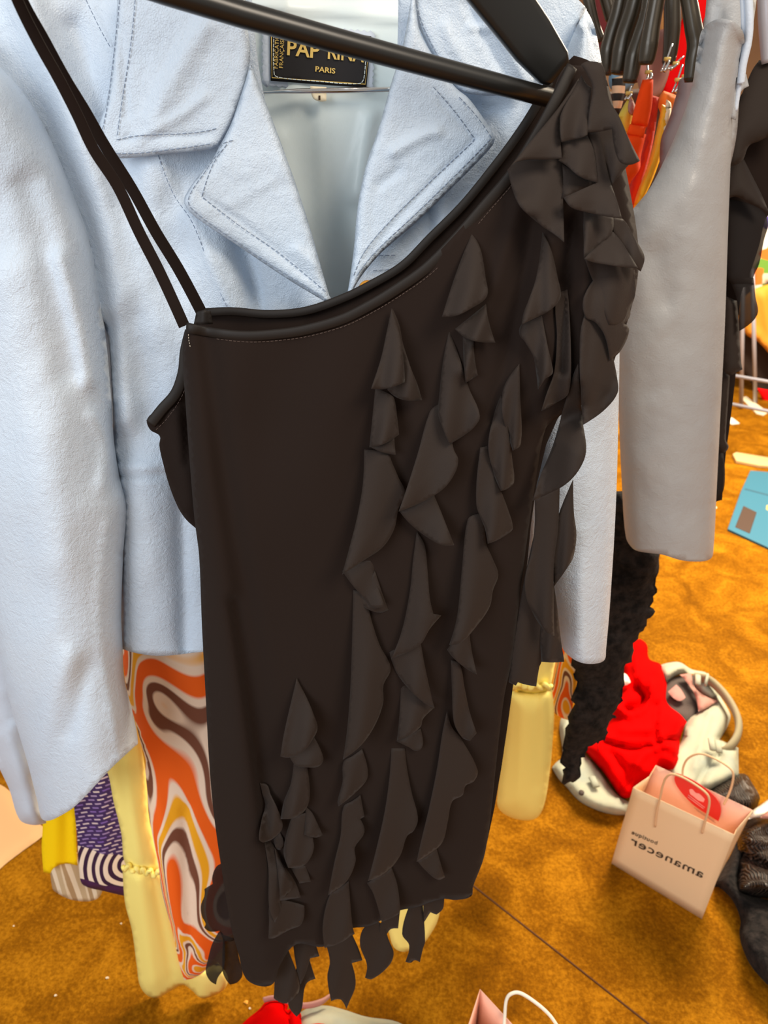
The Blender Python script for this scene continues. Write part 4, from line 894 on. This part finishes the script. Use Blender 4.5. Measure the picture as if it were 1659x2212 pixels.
cloth('pink_blouse', M['rose'], [(1362, 208), (1373, 232), (1366, 250), (1356, 240)], 1.19, 'small pale rose cloth corner on the olive blouse', 'blouse')
cloth('mauve_coat', M['mauve'], [(1470, 170), (1520, 150), (1510, 260), (1480, 360), (1440, 430), (1420, 440), (1424, 360), (1428, 300), (1444, 260), (1462, 200)], 1.14, 'mauve grey wool coat behind the grey leather sleeve', 'coat', edge=(.02, 30))
cloth('tan_coat', M['tan'], [(1420, -60), (1460, -60), (1456, 60), (1446, 120), (1424, 120), (1414, 80)], 1.34, 'tan suede coat between the black hangers at the top', 'coat')
cloth('red_coat', M['redflat'], [(1490, -60), (1560, -60), (1540, 10), (1525, 50), (1508, 70), (1492, 180), (1460, 200), (1430, 220), (1430, 160), (1450, 100), (1480, 20)], 1.36, 'vivid red coat behind the hangers at the top right', 'coat')
cloth('rose_coat', M['rose'], [(1540, -10), (1548, 30), (1530, 90), (1512, 150), (1504, 200), (1500, 110), (1512, 66)], 1.10, 'rose brown cloth edge between the red coat and the grey leather shoulder', 'coat')
cloth('maroon_coat', mat('maroon_wool', (96, 24, 28), .85), [(1270, -60), (1440, -60), (1440, 40), (1410, 150), (1370, 180), (1320, 160), (1290, 100)], 1.42, 'dark maroon coat behind the row of black hangers', 'coat')
cloth('patterned_blouse', stripe('black_cream_print', [(0, (30, 26, 26)), (.5, (214, 180, 150))], 16, 'Z'), [(1322, 170), (1352, 160), (1348, 210), (1336, 250), (1326, 238), (1322, 205)], 1.25, 'black and cream patterned blouse at the blue jacket shoulder', 'blouse')
cloth('blue_scarf', mat('grey_blue_cloth', (96, 130, 158), .8), [(1316, 158), (1372, 155), (1366, 190), (1340, 200), (1318, 190)], 1.31, 'grey blue cloth below the black hanger tips', 'scarf')
cloth('rose_dress', M['rose'], [(1376, 100), (1440, 60), (1450, 130), (1430, 200), (1405, 220), (1380, 190)], 1.32, 'dusty rose garment behind the hangers above the orange jeans')
cloth('brown_coat', mat('deep_brown_wool', (70, 44, 30), .85), [(1300, 200), (1480, 180), (1480, 400), (1400, 480), (1310, 520)], 1.44, 'deep brown coat behind the orange and mustard clothes', 'coat', step=14)

# ------------------------------------------------------------------ far right clutter of the mirrored room, modelled in place
cloth('floral_dress', M['floral'], [(1600, 470), (1760, 380), (1760, 640), (1659, 610), (1640, 650), (1632, 640), (1620, 560)], 4.95, 'floral print dress on the rack beyond, at the right edge', 'dress', step=10)
cloth('gold_dress', M['goldcloth'], [(1640, 620), (1760, 600), (1760, 900), (1690, 800), (1640, 740), (1610, 720), (1590, 660)], 4.9, 'golden orange dress hanging on the wire rack at the right edge', 'dress', folds=[([(1650, 640), (1670, 780)], 10, .03), ([(1630, 720), (1700, 800)], 8, .02)])
cloth('dark_coat', mat('dark_wool', (58, 44, 36), .9), [(1560, 480), (1760, 480), (1760, 900), (1660, 870), (1600, 800), (1560, 780)], 5.05, 'dark brown clothes filling the wire rack at the right edge', 'coat', step=14)
cloth('red_skirt', M['redflat'], [(1636, 838), (1700, 850), (1700, 900), (1662, 885), (1650, 870)], 4.85, 'small red cloth at the foot of the wire rack', 'skirt')
wr = thing('wire_rack', V(1600, 880), 'grey wire clothes rack at the right edge', 'rack')
for (x0, y0, x1, y1, n_) in ((1606, 600, 1601, 880, 'upright'), (1625, 640, 1632, 870, 'upright'), (1578, 640, 1575, 872, 'upright')):
    b_ = V(x1, y1, .01); t_ = U(x0, y0 - 60, b_.y)
    tube(n_, M['steel'], [b_, t_], .014, wr, seg=8, sub=1)
c0 = V(1575, 872, .30); c1_ = V(1700, 960, .30)
tube('crossbar', M['steel'], [c0, Vector((c0.x + .9, c0.y - .75, .30))], .010, wr, seg=8, sub=1)
e_ = Vector((c0.x + .9, c0.y - .75, 0))
tube('upright', M['steel'], [e_ + Vector((0, 0, .01)), e_ + Vector((0, 0, 1.3))], .014, wr, seg=8, sub=1)
tube('crossbar', M['steel'], [c0 + Vector((0, 0, .16)), Vector((c0.x + .9, c0.y - .75, .46))], .010, wr, seg=8, sub=1)
def slab(name, m_, corners, th, z=0.0, parent=None):
    top = [V(x, y, z + th) for x, y in corners]; bot = [Vector((p.x, p.y, z + .001)) for p in top]; n = len(top)
    me = bpy.data.meshes.new(name)
    me.from_pydata([tuple(v) for v in top + bot], [], [tuple(range(n))[::-1], tuple(range(n, 2 * n))] + [(i, (i + 1) % n, n + (i + 1) % n, n + i) for i in range(n)]); me.update()
    bm = bmesh.new(); bm.from_mesh(me); bmesh.ops.recalc_face_normals(bm, faces=bm.faces); bm.to_mesh(me); bm.free()
    o = link(name, me, m_, parent)
    for p in o.data.polygons: p.use_smooth = False
    bv = o.modifiers.new('bevel', 'BEVEL'); bv.width = th * .2; bv.segments = 2
    return o
props(recentre(slab('wood_offcut', M['wood'], [(1583, 980), (1590, 976), (1700, 994), (1700, 1008), (1640, 1004), (1590, 994)], .02)), 'pale wooden strip on the carpet beyond the blue wallet', 'wood strip')
props(recentre(slab('paper_scrap', M['white'], [(1568, 900), (1582, 902), (1598, 914), (1582, 916), (1568, 910)], .008)), 'white paper scrap on the carpet near the wire rack', 'paper')
props(recentre(slab('card_scrap', M['cream'], [(1600, 858), (1612, 856), (1660, 890), (1650, 896), (1634, 892)], .01)), 'cream card lying at the foot of the wire rack', 'card')
wl = thing('teal_wallet', V(1620, 1110, .01), 'open teal blue wallet lying on the carpet at the right edge', 'wallet')
slab('cover', M['blue'], [(1621, 1016), (1720, 1024), (1720, 1210), (1572, 1142), (1600, 1062)], .012, 0, wl)
slab('brown_patch', M['brownpatch'], [(1606, 1092), (1635, 1106), (1620, 1152), (1588, 1138)], .0145, .0, wl)
slab('crease', mat('dark_teal_piping', (34, 80, 100), .6), [(1609, 1054), (1700, 1078), (1700, 1081), (1608, 1057)], .014, 0, wl)  # narrow darker teal strip across the cover
slab('gold_dot', M['gold'], [(1656, 1090), (1662, 1092), (1662, 1102), (1655, 1100)], .015, 0, wl)

# ------------------------------------------------------------------ mirrored pile of denim and red velour, modelled on the floor
def vH(p): return [(1200 + x / 3.95, 1380 + y / 3.95) for x, y in p]
dn = thing('denim_jeans', V(1400, 1700), 'bleached denim jeans crumpled on the carpet around the red velour top', 'jeans')
patch('back_leg', M['denim'], vH([(880, 230), (960, 205), (1060, 200), (1160, 260), (1300, 300), (1400, 480), (1490, 640), (1480, 720), (1400, 860), (1560, 930), (1565, 1180), (1400, 1260), (1300, 1300), (1150, 1300), (980, 1200), (900, 1000), (1060, 900), (1120, 700), (1250, 600), (1370, 530), (1200, 440), (1180, 300), (1060, 300), (950, 370), (900, 320)]), .0, dn, step=8, proj=V, edge=(.055, 22), thick=0, rough=.008, seed=3,
      folds=[(vH([(1320, 640), (1240, 900), (1180, 1100)]), 5, .010), (vH([(1130, 760), (1060, 1000)]), 5, .010), (vH([(1400, 1000), (1300, 1100), (1200, 1250)]), 8, -.02)])
patch('dark_inside', M['darklining'], vH([(950, 380), (1040, 320), (1180, 310), (1220, 460), (1230, 600), (1120, 700), (1000, 640), (930, 520)]), .01, dn, step=8, proj=V, edge=(.01, 14), thick=0)
patch('pink_facing', M['pinklining'], vH([(1060, 305), (1160, 290), (1200, 430), (1380, 530), (1270, 600), (1220, 620), (1190, 480), (1120, 370)]), .045, dn, step=7, proj=V, edge=(.012, 10), thick=0)
patch('care_tag', M['rose'], vH([(960, 450), (1030, 390), (1070, 430), (1110, 500), (1060, 530), (1000, 500)]), .04, dn, step=7, proj=V, edge=(.006, 8), thick=0)
wb = [V(x, y, z) for (x, y), z in zip(vH([(1190, 330), (1300, 350), (1400, 430), (1500, 560), (1560, 700), (1550, 830), (1480, 930), (1400, 960)]), (.06, .07, .075, .075, .07, .06, .05, .04))]
tube('waistband', M['denimdark'], wb, [.018, .02, .02, .02, .019, .018, .017, .012], dn, seg=10, flat=.55)
for q, (x, y, dx, dy) in enumerate(((1215, 350, 0, -40), (1290, 350, 10, -40), (1335, 900, -10, -50), (1390, 920, -8, -50))):
    a_, b_ = vH([(x - dx, y - dy), (x + dx, y + dy)])
    tube('belt_loop', M['denim'], [V(*a_, .085), V(*b_, .092)], .009, dn, seg=8, sub=2, flat=.5)
patch('front_leg', M['denim'], vH([(-30, 1100), (0, 1060), (60, 1000), (40, 700), (160, 600), (230, 950), (330, 1060), (420, 1180), (520, 1320), (640, 1400), (620, 1500), (500, 1500), (350, 1460), (200, 1380), (90, 1260), (30, 1200)]), .0, dn, step=8, proj=V, edge=(.045, 20), thick=0, rough=.006, seed=8,
      folds=[(vH([(240, 970), (420, 1220), (560, 1380)]), 4, .010)])
tube('belt_loop', M['denim'], [V(*vH([(310, 1180)])[0], .06), V(*vH([(350, 1260)])[0], .06)], .010, dn, seg=8, sub=2, flat=.5)
bq = V(*vH([(220, 1320)])[0], .052); tube('button', M['darklining'], [bq, bq + Vector((0, 0, .006))], .007, dn, seg=12, sub=1)
rd = thing('red_sweater', V(1380, 1650, .05), 'bright red velour top heaped on the bleached denim', 'sweater')
ro, rsf = patch('body', M['red'], vH([(230, 930), (290, 880), (380, 780), (460, 640), (440, 520), (520, 420), (560, 300), (560, 200), (620, 100), (640, 40), (720, 0), (780, 50), (800, 170), (900, 220), (950, 380), (950, 540), (1060, 640), (1120, 710), (1080, 800), (1060, 880), (1060, 1060), (1000, 1140), (900, 1110), (820, 1200), (700, 1260), (640, 1350), (560, 1350), (480, 1240), (400, 1130), (320, 1040)]),
      .015, rd, step=7, proj=V, edge=(.085, 34), thick=0, rough=.018, seed=17,
      folds=[(vH([(700, 430), (760, 500), (700, 590), (620, 600)]), 9, -.05), (vH([(520, 580), (620, 640), (740, 600), (800, 500), (820, 380)]), 6, .030), (vH([(400, 870), (620, 930), (800, 920), (960, 860), (1050, 870)]), 5, -.035),
             (vH([(690, 1080), (780, 960), (920, 900), (1020, 950)]), 9, .025), (vH([(880, 700), (900, 850)]), 7, .02), (vH([(560, 780), (800, 780)]), 8, .015), (vH([(680, 150), (700, 330)]), 7, .02), (vH([(450, 950), (600, 1150), (560, 1300)]), 8, -.02), (vH([(860, 560), (860, 860)]), 5, -.02)])
wt, _ = patch('white_sock', M['white'], vH([(540, 310), (570, 290), (610, 310), (640, 370), (600, 395), (540, 385)]), .11, None, step=6, proj=V, edge=(.015, 8), thick=0)
props(recentre(wt), 'small white cloth resting on the red velour beside the black lace skirt', 'cloth')

# ------------------------------------------------------------------ mirror image of the gift bag, built as a second bag
def quadmesh(name, m_, P, nx=10, ny=10, parent=None, bow=0.0, th=.0007):
    A, B, C_, D = P; vs = []; fs = []      # A bl, B br, C tr, D tl
    nrm = (B - A).cross(D - A).normalized()
    for j in range(ny + 1):
        for i in range(nx + 1):
            u, v = i / nx, j / ny
            p = A * (1 - u) * (1 - v) + B * u * (1 - v) + C_ * u * v + D * (1 - u) * v
            vs.append(tuple(p + nrm * bow * math.sin(math.pi * u) * math.sin(math.pi * v)))
    for j in range(ny):
        for i in range(nx): k = j * (nx + 1) + i; fs.append((k, k + 1, k + nx + 2, k + nx + 1))
    me = bpy.data.meshes.new(name); me.from_pydata(vs, [], fs); me.update()
    o = link(name, m_, None) if False else link(name, me, m_, parent)
    m = o.modifiers.new('thickness', 'SOLIDIFY'); m.thickness = th; m.offset = 0
    return o
bagt = thing('mirrored_gift_bag', V(1418, 1924), 'mirror image of the small pinkish paper gift bag with reversed dark lettering and cord handles', 'bag')
zt = .272
bl, br = V(1321, 1865), V(1516, 1985)
tl, tr = U(1368, 1701, bl.y), U(1586, 1803, br.y)
dv = Vector((.045, .075, 0))
bbl, bbr = bl + dv * .5, br + dv * .5
btl, btr = V(1417, 1653, .283), V(1626, 1750, .283)
ffc = quadmesh('front_face', M['paper'], (bl, br, tr, tl), parent=bagt, bow=.002)
bfc = quadmesh('back_face', M['paperin'], (bbl, bbr, btr, btl), parent=bagt, bow=-.001)
ml, mr = (tl + btl) / 2 + Vector((.012, .003, -.004)), (tr + btr) / 2 + Vector((-.012, -.002, -.02))
mbl, mbr = (bl + bbl) / 2 + Vector((.01, 0, 0)), (br + bbr) / 2 - Vector((.006, 0, 0))
quadmesh('side_gusset', M['paper'], (bl, mbl, ml, tl), 4, 10, bagt); quadmesh('side_gusset', M['paper'], (mbl, bbl, btl, ml), 4, 10, bagt)
quadmesh('side_gusset', M['paper'], (br, mbr, mr, tr), 4, 10, bagt); quadmesh('side_gusset', M['paper'], (mbr, bbr, btr, mr), 4, 10, bagt)
quadmesh('bottom', M['paper'], (bl, br, bbr, bbl), 4, 4, bagt)
def bagp(u, v, up=.0012):     # on the front face; u right, v up
    nrm = (br - bl).cross(tl - bl).normalized()
    if nrm.dot(cam.location - bl) < 0: nrm = -nrm
    return bl * (1 - u) * (1 - v) + br * u * (1 - v) + tr * u * v + tl * (1 - u) * v + nrm * (up + .002 * math.sin(math.pi * u) * math.sin(math.pi * v))
def frontmap(u0, v0, u1, v1, hgt):   # text runs from (u0,v0) at its end to (u1,v1) at its start, mirror-wise
    return lambda u, v: bagp(u1 + (u0 - u1) * u, v1 + (v0 - v1) * u + hgt * v)
def on_plane(px, py, p0, nrm, up=0.0):
    r = Vector(ray(px, py)); c = cam.location
    if nrm.dot(c - p0) < 0: nrm = -nrm
    k = (p0 + nrm * up - c).dot(nrm) / r.dot(nrm)
    return c + r * k
n_f = (br - bl).cross(tl - bl).normalized(); n_b = (bbr - bbl).cross(btl - bbl).normalized()
def mirror_text(s, x0, y0, x1, y1, hx, hy):
    """letters read right to left, as in the photograph; (x0,y0) is the left end of the line, (x1,y1) its right end"""
    return text_on('bag_text', s, M['ink'], lambda u, v: on_plane(x1 + (x0 - x1) * u + hx * v, y1 + (y0 - y1) * u + hy * v, bl, n_f, .0028), ffc, offset=.008, spacing=1.08)
mirror_text('amanecer', 1361, 1822, 1517, 1897, 6, -23)
mirror_text('boutique', 1364, 1801, 1419, 1825, 3, -11)
def vP(p): return [(1280 + x / 4.377, 1580 + y / 4.377) for x, y in p]
# red oval card standing inside, behind the front
cc = vP([(785, 395), (860, 415), (1000, 490), (1130, 590), (1200, 680), (1215, 760), (1190, 850), (1080, 780), (960, 700), (860, 600), (800, 520), (775, 460)])
cs = smooth(cc, 4)
def face_poly(name, m_, pl, p0, nn, up, parent, th=.001):
    vs = [tuple(on_plane(x, y, p0, nn, up)) for x, y in pl]
    me = bpy.data.meshes.new(name); me.from_pydata(vs, [], [tuple(range(len(vs)))]); me.update()
    o = link(name, me, m_, parent)
    for p in o.data.polygons: p.use_smooth = False
    m = o.modifiers.new('thickness', 'SOLIDIFY'); m.thickness = th; m.offset = 0
    return o
face_poly('red_oval_print', M['tag'], cs, btl, n_b, .004, bfc)
face_poly('printed_mark', M['pinkink'], smooth(vP([(915, 550), (940, 545), (975, 580), (1010, 590), (1060, 640), (1050, 668), (1000, 650), (950, 610), (925, 590)]), 4), btl, n_b, .0055, bfc, .0006)
for a_, b_ in (((905, 600), (1060, 720)), ((900, 618), (1050, 732))):
    p = vP([a_, b_]); tube('printed_line', M['pinkink'], [on_plane(*p[0], btl, n_b, .0055), on_plane(*p[1], btl, n_b, .0055)], .0009, bfc, seg=6, sub=1)
for a_, b_ in (((960, 720), (1150, 850)), ((980, 745), (1165, 868))):
    p = vP([a_, b_]); tube('printed_line', M['rose'], [on_plane(*p[0], btl, n_b, .004), on_plane(*p[1], btl, n_b, .004)], .0005, bfc, seg=6, sub=1)
def handle(pl, p0, nn, up, parent, r=.0024):
    tube('handle', M['cord'], [on_plane(x, y, p0, nn, up) for x, y in pl], r, parent, seg=8, sub=5)
handle(vP([(590, 900), (610, 740), (640, 620), (665, 510), (700, 430), (760, 405), (860, 440), (980, 510), (1080, 590), (1105, 660), (1090, 760), (1060, 860), (1035, 960)]), bl, n_f, .004, bagt)
handle(vP([(850, 440), (855, 350), (890, 270), (960, 222), (1050, 215), (1180, 270), (1290, 340), (1330, 400), (1320, 500), (1285, 600), (1240, 690)]), btl, n_b, .004, bagt)

# ------------------------------------------------------------------ black sequinned heap right of the bag
def vQ(p): return [(1500 + x / 3.616, 1600 + y / 3.616) for x, y in p]
sq = thing('sequin_dress', V(1640, 1900, .02), 'black sequinned knit dress heaped on the carpet right of the gift bag', 'dress')
patch('upper_heap', M['sequin'], vQ([(90, 400), (160, 350), (260, 290), (320, 262), (400, 262), (450, 330), (512, 440), (500, 480), (480, 530), (400, 560), (250, 520), (110, 480)]), .0, sq, step=8, proj=V, edge=(.07, 26), thick=0, rough=.01, seed=51)
patch('middle_heap', M['sequin'], vQ([(400, 640), (450, 600), (620, 590), (760, 600), (760, 1280), (600, 1240), (420, 1210), (340, 1170), (330, 1000), (330, 800), (360, 700)]), .0, sq, step=8, proj=V, edge=(.10, 34), thick=0, rough=.02, seed=54,
      folds=[(vQ([(360, 790), (450, 780), (575, 795)]), 6, .02), (vQ([(380, 900), (470, 940), (575, 990)]), 8, -.04), (vQ([(430, 720), (500, 680), (575, 650)]), 8, .02), (vQ([(350, 1150), (470, 1120), (600, 1130)]), 8, .02)])
patch('velvet_skirt', M['lace'], vQ([(330, 790), (390, 900), (350, 1120), (460, 1210), (760, 1270), (760, 2050), (575, 1910), (500, 1830), (430, 1740), (370, 1600), (352, 1500), (360, 1400), (300, 1250), (200, 1150), (150, 1140), (170, 1060), (250, 950)]), .0, sq, step=9, proj=V, edge=(.07, 40), thick=0, rough=.02, seed=57)
pw, _ = patch('white_pink_cloth', M['white'], vQ([(420, 612), (450, 550), (520, 500), (575, 460), (700, 380), (760, 500), (640, 590), (560, 600), (480, 606)]), .11, None, step=7, proj=V, edge=(.02, 12), thick=.002)
props(recentre(pw), 'cream cloth with pink edge lying on top of the black sequinned heap', 'cloth')
pk, _ = patch('pink_cloth', M['pinklining'], vQ([(510, 600), (560, 560), (640, 510), (720, 560), (640, 610)]), .138, None, step=7, proj=V, edge=(.01, 10), thick=.002)
props(recentre(pk), 'dusty pink cloth scrap at the right edge on the sequinned heap', 'cloth')

# ------------------------------------------------------------------ things at the bottom edge
rb = thing('red_velour_skirt', V(590, 2240, .02), 'bright red velour cloth at the bottom edge, under the dress fringe', 'garment')
patch('body', M['red'], [(500, 2240), (530, 2205), (560, 2180), (575, 2163), (592, 2158), (612, 2160), (622, 2170), (620, 2182), (640, 2172), (650, 2190), (654, 2215), (700, 2205), (730, 2230), (700, 2300), (600, 2360), (500, 2320)], .02, rb, step=7, proj=V, edge=(.05, 30), thick=0, rough=.01, seed=61, folds=[([(620, 2165), (628, 2240)], 5, -.02)])
db = thing('pale_denim_jeans', V(740, 2230, .02), 'off white bleached denim with frayed strap at the bottom edge, beside the red cloth', 'jeans')
patch('leg', M['denim'], [(640, 2200), (660, 2180), (700, 2172), (740, 2180), (790, 2196), (860, 2208), (900, 2240), (860, 2330), (700, 2330), (640, 2260)], .0, db, step=8, proj=V, edge=(.045, 26), thick=0, rough=.006, seed=63)
tube('strap', M['pinklining'], [V(570, 2160, .05), V(600, 2156, .055), V(650, 2172, .055), V(690, 2166, .055), V(714, 2150, .05)], [.008, .008, .009, .010, .006], db, seg=8, flat=.4)
b2 = thing('paper_carrier_bag', V(1080, 2420), 'pink paper bag corner with a white cord loop at the bottom edge', 'bag')
T1 = V(1037, 2137, .30); T2 = V(1002, 2245, .285); T3 = V(1230, 2330, .285); T4 = V(1128, 2236, .29)
def down(p, dx=0, dy=0): return Vector((p.x + dx, p.y + dy, .001))
G = [T2, T1, T4, T3]; Gd = [down(p) for p in G]
mid = T1 * .45 + T4 * .55 + Vector((-.004, 0, -.008))
quadmesh('side_gusset', M['paperin'], (down(T2), down(T1), T1, T2), 4, 6, b2)
quadmesh('back_face', M['paperin'], (down(T1), down(T4), T4, T1), 8, 8, b2, bow=.004)
quadmesh('side_gusset', M['paperin'], (down(T4), down(T3), T3, T4), 4, 6, b2)
quadmesh('front_face', M['paper'], (down(T2), down(T3), T3, T2), 8, 8, b2)
tube('handle', M['white'], [V(1088, 2245, .285), V(1090, 2200, .30), V(1094, 2160, .32), V(1106, 2146, .33), V(1126, 2146, .33), V(1160, 2168, .32), V(1190, 2196, .305), V(1215, 2235, .285)], .0028, b2, seg=8)
# lint and small scraps on the carpet
for (x, y, s, l) in ((532, 2165, 9, 'small orange fluff on the carpet left of the red cloth'), (540, 2178, 5, 'tiny pale fluff on the carpet beside the red cloth'), (262, 1995, 4, 'tiny pale scrap on the carpet left of the yellow flounce'),
        (120, 2150, 6, 'beige scrap on the dark carpet at lower left'), (232, 2112, 7, 'pale thread scrap on the carpet near the yellow flounce'), (1547, 1096, 4, 'pale crumb on the carpet beside the grey leather cuff'),
        (30, 2000, 4, 'yellow crumb on the carpet at the left edge')):
    s *= .55
    p = [(x + s * math.cos(a) * (1 + .3 * math.sin(3 * a + x)), y + s * .8 * math.sin(a) * (1 + .3 * math.cos(2 * a + y))) for a in [i * math.pi / 4 for i in range(8)]]
    o, _ = patch('carpet_fluff', M['goldcloth'] if s > 4.5 else M['beige'], p, .001, None, step=2, proj=V, edge=(.002, 4), thick=0)
    props(recentre(o), l, 'lint', 'scraps of lint on the carpet')
